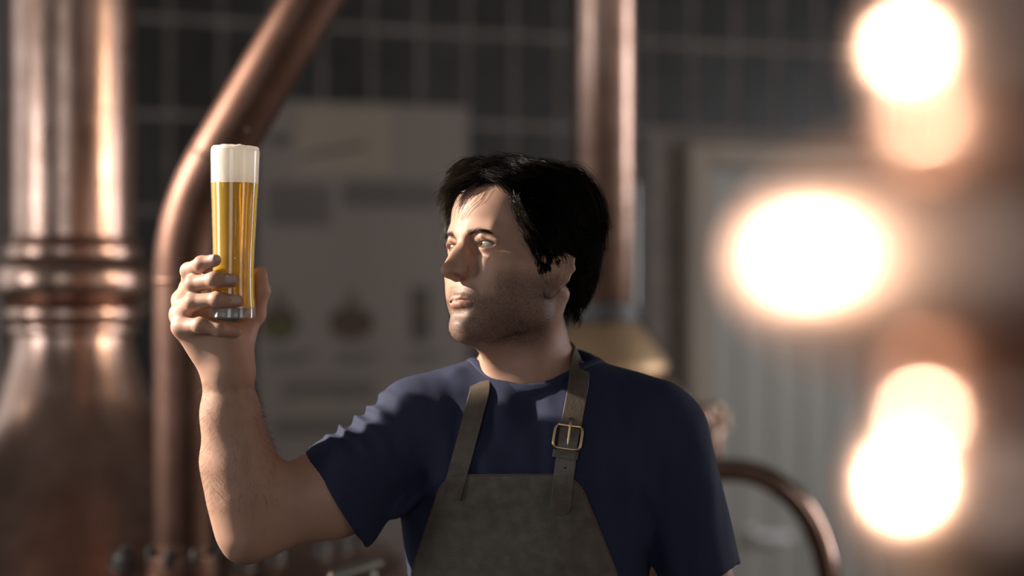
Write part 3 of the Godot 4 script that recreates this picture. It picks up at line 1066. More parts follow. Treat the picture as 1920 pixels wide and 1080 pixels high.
func apron(man: Node3D, sf: Field) -> void:
	var ap := Node3D.new()
	ap.name = "apron"
	man.add_child(ap)
	ap.position = -BASE
	ap.set_meta("label", "dark brown leather bib apron with neck straps")
	var cols := 30
	var rows := [890.0, 891.0, 893.0, 897.0, 904.0, 913.0, 924.0]
	var y := 938.0
	while y < 1760.0:
		rows.append(y)
		y += 17.0 if y < 1120.0 else 50.0
	var front := []
	var back := []
	for py in rows:
		var fr := []
		var bk := []
		for c in cols + 1:
			var l := bib_side(py, true)
			var r := bib_side(py, false)
			var px := lerpf(l, r, float(c) / cols)
			var p: Vector3
			var n: Vector3
			if py < 1130.0:
				var eye := Vector3(0, EYE, CAMZ)
				p = hit(sf, eye + (W(px, py, 0.25) - eye), (W(px, py, 0.0) - eye).normalized(), 0.6)
				n = sf.normal(p, 0.02)
				if p.z < -0.12 and front.size():
					p = front[-1][c] + Vector3(0, -0.012, 0)
					n = Vector3.ZERO
			else:
				# hangs straight below the waist
				var top: Vector3 = front[-1][c] if front.size() else Vector3.ZERO
				var bend := (float(c) / cols - 0.5) * 2.0
				var mid: Vector3 = front[-1][cols / 2]
				p = Vector3(W(px, py, 0.05).x, top.y - 0.036, maxf(lerpf(top.z - 0.0055, mid.z - 0.007 - 0.05 * bend * bend, 0.3), 0.062 + 0.03 * (1.0 - bend * bend) - 0.10 * maxf(absf(bend) - 0.8, 0.0)))
				n = Vector3(0, 0, 1)
			fr.append(p + n * 0.0062)
			bk.append(p + n * 0.0030)
		front.append(fr)
		back.append(bk)
	for it in 3:
		for k in range(1, rows.size() - 1):
			for c in range(1, cols):
				front[k][c].z = (front[k][c].z * 2.0 + front[k][c - 1].z + front[k][c + 1].z) / 4.0
	var b := Bag.new()
	for k in rows.size():
		for c in cols + 1: b.v.append(front[k][c])
	var half := b.v.size()
	for k in rows.size():
		for c in cols + 1: b.v.append(back[k][c])
	var wd := cols + 1
	for k in rows.size() - 1:
		for c in cols:
			var a0 := k * wd + c
			b.quad(a0, a0 + 1, a0 + wd + 1, a0 + wd)
			b.quad(half + a0, half + a0 + wd, half + a0 + wd + 1, half + a0 + 1)
	smooth_normals(b)
	for k in half:
		if b.n[k].z < 0.0: b.n[k] = -b.n[k]
	for k in range(half, b.v.size()):
		if b.n[k].z > 0.0: b.n[k] = -b.n[k]
	orient(b)
	part("bib", b.mesh(), M.leather, ap)
	# raw edge of the leather as a thin welt
	var edge := PackedVector3Array()
	for k in range(rows.size() - 1, -1, -1): edge.append((front[k][0] + back[k][0]) / 2.0)
	for c in range(1, cols): edge.append((front[0][c] + back[0][c]) / 2.0)
	for k in rows.size(): edge.append((front[k][cols] + back[k][cols]) / 2.0)
	part("edge", tube_mesh(edge, 0.0019, 8), M.leather_edge, ap, Vector3.ZERO, "raw cut edge of the leather")
	# straps
	var main := ribbon_on(sf, [[852, 928, 0.0070], [861, 890, 0.0062], [876, 830, 0.0030], [890, 775, 0.0025], [901, 732, 0.0032]])
	main.append_array([[W(899, 700, -0.012), Vector3(-0.75, 0.5, 0.4)], [W(903, 680, -0.055), Vector3(-0.75, 0.5, -0.3)], [W(945, 655, -0.105), Vector3(-0.4, 0.4, -0.8)], [W(1000, 645, -0.118), Vector3(0, 0.4, -0.9)], [W(1050, 648, -0.098), Vector3(0.5, 0.4, -0.7)], [W(1080, 662, -0.050), Vector3(0.8, 0.4, -0.2)], [W(1084, 676, -0.005), Vector3(0.75, 0.45, 0.5)]])
	main.append_array(ribbon_on(sf, [[1085, 712, 0.0045], [1080, 750, 0.0030], [1073, 790, 0.0030], [1069, 812, 0.0034]]))
	part("strap", ribbon(main, 0.0270, 0.0034), M.strap, ap, Vector3.ZERO, "leather neck strap")
	var tail := ribbon_on(sf, [[1070, 800, 0.0085], [1066, 830, 0.0085], [1062, 862, 0.0080], [1058, 893, 0.0100], [1054, 930, 0.0105], [1051, 962, 0.0105]])
	var tl := part("strap", ribbon(tail, 0.0262, 0.0030, true), M.strap, ap, Vector3.ZERO, "loose strap end with rounded tip")
	for h in [[1061.0, 876.0, 0.0098], [1070.0, 788.0, 0.0052]]:
		var eye := Vector3(0, EYE, CAMZ)
		var p := hit(sf, W(h[0], h[1], 0.25), (W(h[0], h[1], 0.0) - eye).normalized(), 0.6)
		var n := sf.normal(p, 0.01)
		var hb := Bag.new()
		var bs := Basis(Quaternion(Vector3.UP, n))
		lathe_bag([[0.0, 0.0002], [0.0013, 0.0002], [0.0016, -0.001]], 12, hb, Transform3D(bs, p + n * (h[2] + 0.0012)))
		part("hole", hb.mesh(), M.hole, tl)
	# buckle: frame, bar and prong, and the leather keeper below
	var eye2 := Vector3(0, EYE, CAMZ)
	var bp := hit(sf, W(1066, 822, 0.25), (W(1066, 822, 0.0) - eye2).normalized(), 0.6)
	var bn := sf.normal(bp, 0.02)
	var down := (W(1061, 862, 0.0) - W(1070, 790, 0.0)).normalized()
	down = (down - bn * down.dot(bn)).normalized()
	var right := -down.cross(bn).normalized()
	if right.x < 0.0: right = -right
	var bx := Transform3D(Basis(right, -down, bn), bp + bn * 0.0095)
	var loop := PackedVector3Array()
	for k in 40:
		var a := TAU * k / 40.0
		var e := 0.32
		loop.append(bx * Vector3(0.0178 * signf(cos(a)) * pow(absf(cos(a)), e), 0.0150 * signf(sin(a)) * pow(absf(sin(a)), e) - 0.0005, 0.0012 * cos(2.0 * a)))
	var buckle := part("buckle", tube_mesh(loop, 0.0019, 10, true), M.buckle, ap, Vector3.ZERO, "pale brass roller buckle")
	part("roller", tube_mesh(PackedVector3Array([bx * Vector3(-0.0150, 0.0146, 0.0006), bx * Vector3(0.0150, 0.0146, 0.0006)]), 0.0026, 12), M.buckle, buckle)
	part("prong", tube_mesh(PackedVector3Array([bx * Vector3(0.001, -0.013, -0.0015), bx * Vector3(0.001, 0.002, 0.0016), bx * Vector3(0.001, 0.0125, 0.0040), bx * Vector3(0.001, 0.0185, 0.0030)]), 0.0016, 10), M.buckle, buckle)
	var kp := Bag.new()
	var kloop := []
	for k in 32:
		var a := TAU * k / 32.0
		kloop.append(Vector3(0.0166 * signf(cos(a)) * pow(absf(cos(a)), 0.3), 0.0, 0.0052 * signf(sin(a)) * pow(absf(sin(a)), 0.4) - 0.0022))
	for k in 32:
		var p: Vector3 = kloop[k]
		var o := Vector3(p.x / 0.0166, 0, (p.z + 0.0022) / 0.0052).normalized()
		for q in [p + Vector3(0, 0.0048, 0) - o * 0.0016, p + Vector3(0, 0.0052, 0), p - Vector3(0, 0.0052, 0), p - Vector3(0, 0.0048, 0) - o * 0.0016]:
			kp.v.append(bx * (q + Vector3(0.0, -0.0235, -0.0005)))
	for k in 32:
		for j in 3:
			var a0 := k * 4 + j
			var b0 := ((k + 1) % 32) * 4 + j
			kp.quad(a0, b0, b0 + 1, a0 + 1)
	smooth_normals(kp)
	if kp.n[8 * 4 + 1].dot(bn) < 0.0:
		for k in kp.n.size(): kp.n[k] = -kp.n[k]
	orient(kp)
	part("keeper_loop", kp.mesh(), M.strap, ap, Vector3.ZERO, "leather keeper loop")
	# seam that holds the other strap to the bib
	var st := Bag.new()
	for sgm in [[841, 896, 836, 928], [836, 928, 862, 931], [862, 931, 868, 896], [843, 889, 872, 886]]:
		for k in 7:
			var u0 := k / 7.0
			var u1 := (k + 0.62) / 7.0
			var pts := PackedVector3Array()
			for u in [u0, u1]:
				var px := lerpf(sgm[0], sgm[2], u)
				var py := lerpf(sgm[1], sgm[3], u)
				var p := hit(sf, W(px + 1.5, py, 0.25), (W(px + 1.5, py, 0.0) - eye2).normalized(), 0.6)
				pts.append(p + sf.normal(p, 0.02) * 0.0107)
			tube(st, pts, 0.0004, 5)
	part("stitching", st.mesh(), M.thread, ap)

func ribbon_on(sf: Field, spots: Array) -> Array:
	var out := []
	var eye := Vector3(0, EYE, CAMZ)
	for k in spots:
		var p := hit(sf, W(k[0], k[1], 0.25), (W(k[0], k[1], 0.0) - eye).normalized(), 0.6)
		var n := sf.normal(p, 0.02)
		out.append([p + n * k[2], n])
	return out

func ribbon(spots: Array, wide: float, thick: float, round_end := false) -> ArrayMesh:
	var pts := []
	var nrm := []
	for s in spots:
		pts.append(s[0])
		nrm.append((s[1] as Vector3).normalized())
	var path := smooth_path(pts, 6)
	var nn := smooth_path(nrm, 6)
	var b := Bag.new()
	var n := path.size()
	var total := 0.0
	for k in n - 1: total += path[k].distance_to(path[k + 1])
	var run := 0.0
	for k in n:
		var t := (path[mini(k + 1, n - 1)] - path[maxi(k - 1, 0)]).normalized()
		var up := (nn[k] - t * nn[k].dot(t)).normalized()
		var side := t.cross(up)
		var h := wide / 2.0
		var left := total - run
		if round_end and left < h: h = sqrt(maxf(h * h - (h - left) * (h - left), 1e-7))
		for q in [[-h, 0.0], [-h, thick * 0.8], [-h + 0.0009, thick], [h - 0.0009, thick], [h, thick * 0.8], [h, 0.0]]:
			b.v.append(path[k] + side * q[0] + up * (q[1] - thick * 0.3))
		if k < n - 1: run += path[k].distance_to(path[k + 1])
	for k in n - 1:
		for j in 6:
			var a0 := k * 6 + j
			var a1 := k * 6 + (j + 1) % 6
			b.quad(a0, a1, a1 + 6, a0 + 6)
	smooth_normals(b)
	var mid := n / 2
	if b.n[mid * 6 + 2].dot(nn[mid]) < 0.0:
		for k in b.n.size(): b.n[k] = -b.n[k]
	orient(b)
	return b.mesh()

# ---- hair, brows, lashes, stubble, hair of the arm
func strand(b: Bag, path: PackedVector3Array, r: float, tip := 0.25, tint := Color(0, 0, 0, 0)) -> void:
	var n := path.size()
	var start := b.v.size()
	var t0 := (path[1] - path[0]).normalized()
	var side := t0.cross(Vector3(0.31, 0.2, 0.93)).normalized()
	for k in n:
		var t := (path[mini(k + 1, n - 1)] - path[maxi(k - 1, 0)]).normalized()
		side = (side - t * side.dot(t)).normalized()
		var up := t.cross(side)
		var rr := r * lerpf(1.0, tip, pow(float(k) / (n - 1), 1.6))
		for s in 3:
			var a := TAU * s / 3.0
			var dir := side * cos(a) + up * sin(a)
			b.v.append(path[k] + dir * rr)
			b.n.append(dir)
			if tint.a > 0.0: b.c.append(tint)
	for k in n - 1:
		for s in 3:
			var a0 := start + k * 3 + s
			var a1 := start + k * 3 + (s + 1) % 3
			b.i.append_array([a0, a1, a1 + 3, a0, a1 + 3, a0 + 3])

func flow(q: Vector3) -> Vector3:
	var top := smoothstep(0.045, 0.085, q.y) * smoothstep(-0.085, -0.035, q.z)
	var front := smoothstep(0.02, 0.06, q.z) * smoothstep(0.03, 0.06, q.y)
	var back := smoothstep(-0.03, -0.075, q.z)
	var side := smoothstep(0.035, 0.06, absf(q.x)) * (1.0 - back)
	var left := smoothstep(0.012, 0.04, q.x)
	var v := Vector3(-0.62, -0.05, 1.0) * (top + 0.8 * front) * (1.0 - left)
	v += Vector3(-0.75, 0.10, 0.15) * (top + 0.6 * front) * left
	v += Vector3(-0.10, -1.0, 0.10) * side * (1.25 if q.x < 0.0 else 0.0)
	v += Vector3(0.05, -0.85, -0.62) * side * (1.7 if q.x >= 0.0 else 0.0) * (1.0 - smoothstep(0.045, 0.075, q.y))
	v += Vector3(0.0, -1.0, 0.12) * back * 1.2
	v += Vector3(0, -0.22, 0) * (1.0 - left * front)
	return v.normalized()

func hair(man: Node3D, bf: Field, skin: Bag) -> void:
	var rng := RandomNumberGenerator.new()
	rng.seed = 11
	var sc := Field.new()
	sc.ell(Vector3(0, 0.030, -0.014), Vector3(0.0735, 0.083, 0.0965), 0.02)
	sc.ell(Vector3(0, 0.040, 0.030), Vector3(0.061, 0.056, 0.0605), 0.03)
	sc.cone(Vector3(0, -0.02, -0.048), Vector3(0.004, -0.10, -0.018), 0.056, 0.054, 0.03)
	for s in [-1.0, 1.0]:
		sc.cone(Vector3(s * 0.062, 0.015, 0.022), Vector3(s * 0.060, -0.02, 0.02), 0.009, 0.009, 0.03)
		sc.cone(Vector3(s * 0.0585, -0.03, 0.0), Vector3(s * 0.0475, -0.085, 0.006), 0.013, 0.013, 0.028)
		sc.ell(Vector3(s * 0.054, -0.055, 0.028), Vector3(0.012, 0.034, 0.028), 0.024)
	sc.cone(HEAD_INV * W(980, 598, -0.012), HEAD_INV * W(994, 722, -0.034), 0.054, 0.064, 0.022)
	var wave := FastNoiseLite.new()
	wave.seed = 5
	wave.frequency = 18.0
	var b := Bag.new()
	var tries := 0
	var made := 0
	while made < 1300 and tries < 24000:
		tries += 1
		var dir := Vector3(rng.randfn(), rng.randfn(), rng.randfn()).normalized()
		var p := Vector3(0, 0.02, -0.01) + dir * 0.14
		for it in 5: p -= sc.normal(p) * sc.at(p)
		if p.y < hairline(p) + 0.001: continue
		if absf(p.x) > 0.060 and p.y < -0.012 and p.z > -0.032 and p.z < 0.004: continue
		# the last ones thicken the side that shows
		if made > 760 and made <= 940 and (p.x < 0.03 or p.y > 0.045 or p.z < -0.06): continue
		if made > 940 and made <= 1160 and (p - Vector3(0.03, 0.095, -0.035)).length() > 0.05: continue
		if made > 1160 and (p - Vector3(0.047, 0.068, 0.025)).length() > 0.034: continue
		made += 1
		var topness := smoothstep(0.03, 0.075, p.y)
		var frontness := smoothstep(0.0, 0.05, p.z) * topness
		var backness := smoothstep(-0.03, -0.08, p.z)
		var nape := smoothstep(-0.01, -0.06, p.y)
		var burn := smoothstep(0.01, -0.02, p.y) * smoothstep(-0.02, 0.01, p.z)
		var length := 0.040 + 0.034 * topness - 0.022 * frontness * smoothstep(0.01, -0.03, p.x) + 0.006 * backness - 0.024 * nape - 0.027 * burn
		length -= 0.020 * smoothstep(0.035, 0.0, p.y) * smoothstep(0.045, 0.060, absf(p.x)) * smoothstep(-0.05, -0.03, p.z) * (1.0 - burn)
		length *= rng.randf_range(0.75, 1.15)
		var lift := 0.009 + 0.005 * topness + 0.004 * backness - 0.0055 * nape - 0.0068 * burn
		lift += 0.013 * frontness * smoothstep(0.035, -0.02, p.x)
		# tuft turned up at the crown
		var crown := smoothstep(0.045, 0.0, (p - Vector3(0.035, 0.095, -0.06)).length())
		lift += 0.007 * crown
		lift *= rng.randf_range(0.35, 1.05)
		var path := PackedVector3Array([p])
		var q := p
		var steps := 8
		var crowny := made > 940 and made <= 1160
		var temple := made > 1160
		var spin := rng.randf_range(-0.6, 0.6)
		var v := flow(p)
		for k in steps:
			var t := float(k + 1) / steps
			v = (v * 0.45 + flow(q) * 0.55).normalized()
			if temple: v = Vector3(0.10 + 0.3 * spin, -0.35 - 0.5 * t, -0.85).normalized()
			if burn > 0.4: v = Vector3(0.02, -0.97, -0.22)
			if crowny: v = Vector3(0.25 + spin, -0.15 - 0.5 * t, -0.9).normalized()
			var w := Vector3(wave.get_noise_3dv(q), wave.get_noise_3dv(q + Vector3(3, 1, 7)), wave.get_noise_3dv(q + Vector3(9, 4, 2)))
			q += (v + w * 0.45 * (1.0 - 0.9 * burn)).normalized() * length / steps
			var nn := sc.normal(q)
			var want := lift * smoothstep(0.0, 0.4, t) * (1.0 - 0.22 * t * (1.0 - frontness)) + 0.001
			q += nn * (want - sc.at(q)) * 0.85
			path.append(q)
		var kids := 20
		var tone := rng.randf()
		for c in kids:
			var o := Vector3(rng.randfn(), rng.randfn(), rng.randfn()) * 0.0042 * (1.0 - 0.55 * burn)
			var j := Vector3(rng.randfn(), rng.randfn(), rng.randfn()) * 0.0015 * (1.0 - 0.8 * burn)
			var cut := rng.randf_range(0.72, 1.0)
			var kid := PackedVector3Array()
			for k in path.size():
				var t := float(k) / steps
				var u := t * cut * steps
				var i0 := mini(int(u), steps - 1)
				var base := path[i0].lerp(path[i0 + 1], u - i0)
				kid.append(HEAD * (base + o * (1.0 - 0.72 * t) + j * t * t * 2.2))
			strand(b, kid, rng.randf_range(0.00026, 0.00050), 0.3, Color(0.026, 0.018, 0.013).lerp(Color(0.105, 0.073, 0.052), clampf(tone * 0.7 + rng.randf() * 0.4 - 0.1, 0.0, 1.0)))
		# a few loose ones
		if rng.randf() < 0.7:
			var o := Vector3(rng.randfn(), rng.randfn(), rng.randfn()) * 0.005
			var kid := PackedVector3Array()
			for k in path.size():
				var t := float(k) / steps
				kid.append(HEAD * (path[k] + o * (0.5 + 1.3 * t * t)))
			strand(b, kid, 0.00018, 0.5, Color(0.09, 0.064, 0.047))
	# lock that stands up at the crown and curls back down
	for c in 150:
		var o := Vector3(rng.randfn(), rng.randfn(), rng.randfn()) * 0.0055
		var pts := []
		var wild := rng.randf_range(0.75, 1.08)
		for k in [[Vector3(0.018, 0.094, -0.030), 1.4], [Vector3(0.024, 0.111, -0.046), 1.0], [Vector3(0.034, 0.1165 , -0.064), 0.9], [Vector3(0.044, 0.101, -0.084), 0.9], [Vector3(0.050, 0.075, -0.098), 0.8], [Vector3(0.050, 0.045, -0.106), 1.1]]:
			var at: Vector3 = k[0]
			at = Vector3(0.03, 0.06, -0.055) + (at - Vector3(0.03, 0.06, -0.055)) * lerpf(1.0, wild, 0.6)
			pts.append(HEAD * (at + o * k[1]))
		strand(b, smooth_path(pts, 3), rng.randf_range(0.00022, 0.00042), 0.3, Color(0.026, 0.018, 0.013).lerp(Color(0.105, 0.073, 0.052), rng.randf()))
	# the lock that falls across the forehead
	for c in 9:
		var o := Vector3(rng.randfn(), rng.randfn(), rng.randfn()) * 0.0022
		var pts := []
		for k in [Vector3(0.018, 0.074, 0.088), Vector3(0.010, 0.060, 0.102), Vector3(-0.002, 0.045, 0.106), Vector3(-0.010, 0.030, 0.104)]: pts.append(HEAD * (k + o))
		strand(b, smooth_path(pts, 4), 0.00020, 0.4, Color(0.09, 0.064, 0.047))
	part("hair", b.mesh(), M.hair, man, -BASE, "short dark brown tousled hair swept forward")
	# eyebrows
	for s in [-1.0, 1.0]:
		var eb := Bag.new()
		for c in 240:
			var u := rng.randf()
			var x: float = s * lerpf(0.0125, 0.0450, u)
			var y := 0.0085 + 0.0062 * sin(u * 2.3) - 0.0025 * u + rng.randfn() * 0.0021 * (1.1 - u * 0.5)
			var from := HEAD * Vector3(x, y, 0.13)
			var p := HEAD_INV * hit(bf, from, -HEAD.basis.z.normalized(), 0.1)
			var g := Vector3(s * (0.45 + 0.6 * u), 0.55 - 0.95 * u, 0.30).normalized()
			var l := rng.randf_range(0.0045, 0.0080)
			var pts := PackedVector3Array()
			for k in 4:
				var t := k / 3.0
				pts.append(HEAD * (p + g * l * t + Vector3(s * 0.002, -0.0006, -0.0022) * t * t))
			strand(eb, pts, 0.00011, 0.3)
		part("eyebrow", eb.mesh(), M.brow, man, -BASE, "dark eyebrow")
	# lashes
	for s in [-1.0, 1.0]:
		var lb := Bag.new()
		for c in 46:
			var u := (c + rng.randf()) / 46.0
			var x: float = s * lerpf(0.0205, 0.0465, u)
			var y := 0.0050 * sin(u * PI) + 0.0003
			var z := 0.0710 + sqrt(maxf(0.0142 * 0.0142 - pow((absf(x) - 0.033) * 0.89, 2.0) - y * y, 0.0))
			var p := Vector3(x, y - 0.0032, z)
			var l := rng.randf_range(0.0045, 0.0070)
			var pts := PackedVector3Array()
			for k in 4:
				var t := k / 3.0
				pts.append(HEAD * (p + Vector3(s * (u - 0.35) * 0.7, -0.15 + 0.9 * t, 1.0) * l * t * 0.8))
			strand(lb, pts, 0.00014, 0.3)
		part("eyelashes", lb.mesh(), M.lash, man, -BASE, "short dark eyelashes")
	# stubble
	var sb := Bag.new()
	var arm := Bag.new()
	for k in range(0, skin.v.size()):
		var p := skin.v[k]
		var q := HEAD_INV * p
		if q.length() < 0.165:
			var ax := absf(q.x)
			var low := -0.054 + 0.022 * smoothstep(0.035, 0.062, ax)
			if q.y > low or q.y < -0.125 or q.z < -0.01: continue
			if ax < 0.022 and q.y < -0.068 and q.y > -0.087 and q.z > 0.08: continue
			if q.y > -0.072 and ax > 0.024 and ax < 0.050: continue
			if rng.randf() < 0.15: continue
			var d := (skin.n[k] * 0.6 + Vector3(0, -0.8, 0) + Vector3(rng.randfn(), rng.randfn(), rng.randfn()) * 0.25).normalized()
			var o := Vector3(rng.randfn(), rng.randfn(), rng.randfn()) * 0.0011
			var l := rng.randf_range(0.0008, 0.0017)
			strand(sb, PackedVector3Array([p + o - skin.n[k] * 0.0006, p + o + d * l]), 0.00008, 0.6)
		elif p.x < -0.2 and p.y < 1.52 and p.z > 0.04:
			# hair of the forearm
			var px := 960.0 + p.x * F / (CAMZ - p.z)
			var py := 540.0 - (p.y - EYE) * F / (CAMZ - p.z)
			if py < 712.0 or py > 960.0 or px > 520.0: continue
			var hairy := 0.22 if (skin.n[k].x < 0.1 or skin.n[k].x > 0.75) else 0.09
			if rng.randf() > hairy: continue
			var d := (skin.n[k] * 0.55 + Vector3(0, -0.75, 0) + Vector3(rng.randfn(), rng.randfn(), rng.randfn()) * 0.3).normalized()
			var l := rng.randf_range(0.006, 0.014)
			strand(arm, PackedVector3Array([p - skin.n[k] * 0.0005, p + d * l * 0.5 + skin.n[k] * 0.001, p + d * l]), 0.00009, 0.4)
	part("stubble", sb.mesh(), M.stubble, man, -BASE, "dark stubble on jaw and upper lip")
	part("arm_hair", arm.mesh(), M.arm_hair, man, -BASE, "fine hair on the forearm")

func lower_body(man: Node3D) -> void:
	var f := Field.new()
	f.ell(Vector3(0.02, 0.94, -0.03), Vector3(0.165, 0.12, 0.105), 0.05)
	for s in [-1.0, 1.0]:
		f.cone(Vector3(0.02 + s * 0.085, 0.90, -0.03), Vector3(0.02 + s * 0.10, 0.50, -0.02), 0.088, 0.064, 0.03)
		f.cone(Vector3(0.02 + s * 0.10, 0.50, -0.02), Vector3(0.02 + s * 0.11, 0.09, -0.05), 0.064, 0.055, 0.03)
	f.cut(Vector3(0, 0.06, 0), Vector3(0, -1, 0))
	var b := Bag.new()
	net(f, Vector3(-0.22, 0.02, -0.2), Vector3(0.26, 1.1, 0.14), 0.012, b)
	part("trousers", b.mesh(), M.trousers, man, -BASE, "dark trousers")
	for s in [-1.0, 1.0]:
		var g := Field.new()
		g.cone(Vector3(0.02 + s * 0.11, 0.045, -0.09), Vector3(0.02 + s * 0.14, 0.04, 0.10), 0.042, 0.038, 0.02)
		g.cone(Vector3(0.02 + s * 0.11, 0.10, -0.06), Vector3(0.02 + s * 0.11, 0.05, -0.05), 0.046, 0.045, 0.02)
		g.cut(Vector3(0, 0.0, 0), Vector3(0, -1, 0), 0.006)
		var c := Bag.new()
		net(g, Vector3(0.02 + s * 0.12 - 0.1, -0.02, -0.18), Vector3(0.02 + s * 0.12 + 0.1, 0.17, 0.18), 0.008, c)
		part("shoe", c.mesh(), M.shoe, man, -BASE)

# ------------------------------------------------------------------ the brewhouse
const WALL_O := Vector3(-1.036, 0, -2.6)      # the tiled wall stands turned by 17.5 degrees
const WALL_A := Vector3(0.9535, 0, -0.3014)
const WALL_N := Vector3(0.3014, 0, 0.9535)
func wall_s(px: float) -> float:
	var u := (px - 960.0) / F
	return (1.036 + 4.8 * u) / (0.9535 - 0.3014 * u)
func wall_at(s: float, y: float, out := 0.0) -> Vector3:
	return WALL_O + WALL_A * s + Vector3(0, y, 0) + WALL_N * out
func wall_y(px: float, py: float) -> float:
	return EYE + (540.0 - py) * (4.8 + 0.3014 * wall_s(px)) / F
func wall_basis() -> Basis:
	return Basis(WALL_A, Vector3.UP, WALL_N)

func build_room() -> void:
	structure("floor", bevel_box(Vector3(6.6, 0.2, 9.0), 0.002), M.floor, Vector3(0, -0.1, 0.3))
	structure("ceiling", bevel_box(Vector3(6.6, 0.2, 9.0), 0.002), M.plaster, Vector3(0, 4.1, 0.3))
	var wb := structure("wall_back", bevel_box(Vector3(7.2, 4.0, 0.2), 0.002), M.grout)
	wb.transform = Transform3D(wall_basis(), wall_at(1.0, 2.0, -0.1))
	# tiles
	var tw := 0.1525
	var th := 0.283
	var s0 := wall_s(317.0)
	var inv := wb.transform.affine_inverse()
	var shapes := [bevel_box(Vector3(tw - 0.019, th - 0.019, 0.012), 0.002)]
	var rng := RandomNumberGenerator.new()
	rng.seed = 4
	var door_l := wall_s(1280.0) - 0.005
	var door_r := door_l + 1.08
	var rest := Bag.new()
	for c in range(-14, 26):
		for r in range(-9, 6):
			var s := s0 + (c + 0.5) * tw
			var y := 2.4127 + (r + 0.5) * th
			if y > 3.98 or y < 0.0: continue
			if s + tw / 2.0 > door_l and s - tw / 2.0 < door_r and y - th / 2.0 < 2.09: continue
			if s < -0.44: continue
			var p := wall_at(s, y, 0.0) + WALL_N * rng.randf_range(0.0, 0.0012)
			var bs := wall_basis() * Basis.from_euler(Vector3(rng.randfn() * 0.004, rng.randfn() * 0.004, rng.randfn() * 0.002))
			var in_view := c >= -3 and c <= 20 and r >= -6 and r <= 1
			if in_view:
				var o := part("tile", shapes[0], M.tiles[rng.randi() % 4], wb)
				o.transform = inv * Transform3D(bs, p)
			else:
				box_into(rest, inv * Transform3D(bs, p), Vector3(tw - 0.019, th - 0.019, 0.012), 0.002)
	var ro := part("tile_field", rest.mesh(), M.tiles[1], wb)
	ro.set_meta("kind", "stuff")
	var pil := structure("trim_1", bevel_box(Vector3(0.9, 4.0, 0.05), 0.004), M.plaster)
	pil.transform = Transform3D(wall_basis(), wall_at(-0.905, 2.0, 0.025))

# a wall of blocks round a rectangular opening; runs along the axis u
func wall_round(called: String, mid: Vector3, u: Vector3, length: float, hole_mid: float, hole_w: float, hole_y: float, hole_h: float) -> void:
	var b := Bag.new()
	var n := u.cross(Vector3.UP)
	var bs := Basis(u, Vector3.UP, n)
	var l0 := -length / 2.0
	var a := hole_mid - hole_w / 2.0
	var c := hole_mid + hole_w / 2.0
	for q in [[l0, a, 0.0, 4.0], [c, -l0, 0.0, 4.0], [a, c, 0.0, hole_y - hole_h / 2.0], [a, c, hole_y + hole_h / 2.0, 4.0]]:
		box_into(b, Transform3D(bs, mid + u * (q[0] + q[1]) / 2.0 + Vector3(0, (q[2] + q[3]) / 2.0, 0)), Vector3(q[1] - q[0], q[3] - q[2], 0.2), 0.001)
	structure(called, b.mesh(), M.plaster)

func build_windows() -> void:
	var ws := window_list()
	wall_round("wall_left", Vector3(-3.1, 0, -1.8), Vector3(0, 0, 1), 3.2, ws[0][0].z + 1.8, ws[0][2], ws[0][0].y, ws[0][3])
	wall_round("wall_left_2", Vector3(-3.1, 0, 2.25), Vector3(0, 0, 1), 4.9, ws[1][0].z - 2.25, ws[1][2], ws[1][0].y, ws[1][3])
	wall_round("wall_front", Vector3(0, 0, 4.3), Vector3(1, 0, 0), 6.4, ws[2][0].x, ws[2][2], ws[2][0].y, ws[2][3])
	wall_round("wall_right", Vector3(3.1, 0, 2.55), Vector3(0, 0, 1), 4.5, ws[3][0].z - 2.55, ws[3][2], ws[3][0].y, ws[3][3])
	wall_round("wall_right_2", Vector3(3.1, 0, -1.95), Vector3(0, 0, 1), 4.5, ws[4][0].z + 1.95, ws[4][2], ws[4][0].y, ws[4][3])
	for k in ws.size():
		var w: Array = ws[k]
		var n: Vector3 = w[1]
		var u := Vector3.UP.cross(n)
		var bs := Basis(u, Vector3.UP, n)
		var wide: float = w[2]
		var high: float = w[3]
		var b := Bag.new()
		for s in [-1.0, 1.0]:
			box_into(b, Transform3D(Basis(), Vector3(s * (wide / 2.0 - 0.025), 0, 0)), Vector3(0.05, high, 0.06))
			box_into(b, Transform3D(Basis(), Vector3(0, s * (high / 2.0 - 0.025), 0)), Vector3(wide - 0.1, 0.05, 0.06))
		box_into(b, Transform3D(), Vector3(0.03, high - 0.1, 0.05))
		for s in [-1.0, 1.0]:
			box_into(b, Transform3D(Basis(), Vector3(0, s * high / 6.0, 0)), Vector3(wide - 0.1, 0.03, 0.045))
		var fr := structure("window_%d" % (k + 1), b.mesh(), M.window_frame)
		fr.transform = Transform3D(bs, (w[0] as Vector3) - n * 0.06)
		var pm := mat(Color(0.8, 0.8, 0.8), 0.6)
		pm.emission_enabled = true
		pm.emission = w[4]
		pm.emission_energy_multiplier = 0.5
		for c in 2:
			for r in 3:
				part("pane", bevel_box(Vector3(wide / 2.0 - 0.06, high / 3.0 - 0.04, 0.008), 0.001), pm, fr, Vector3((c - 0.5) * (wide / 2.0 - 0.03), (r - 1) * (high / 3.0 - 0.008), -0.012))
		var al := AreaLight3D.new()
		al.name = "window_daylight"
		add_child(al, true)
		al.area_size = Vector2(wide - 0.1, high - 0.1)
		al.light_color = w[4]
		al.light_energy = w[5] * WINDOW_GAIN
		al.shadow_enabled = true
		# an area light shines along its own -z
		al.transform = Transform3D(Basis(-u, Vector3.UP, -n), (w[0] as Vector3) + n * 0.01)

const WINDOW_GAIN := 1.0

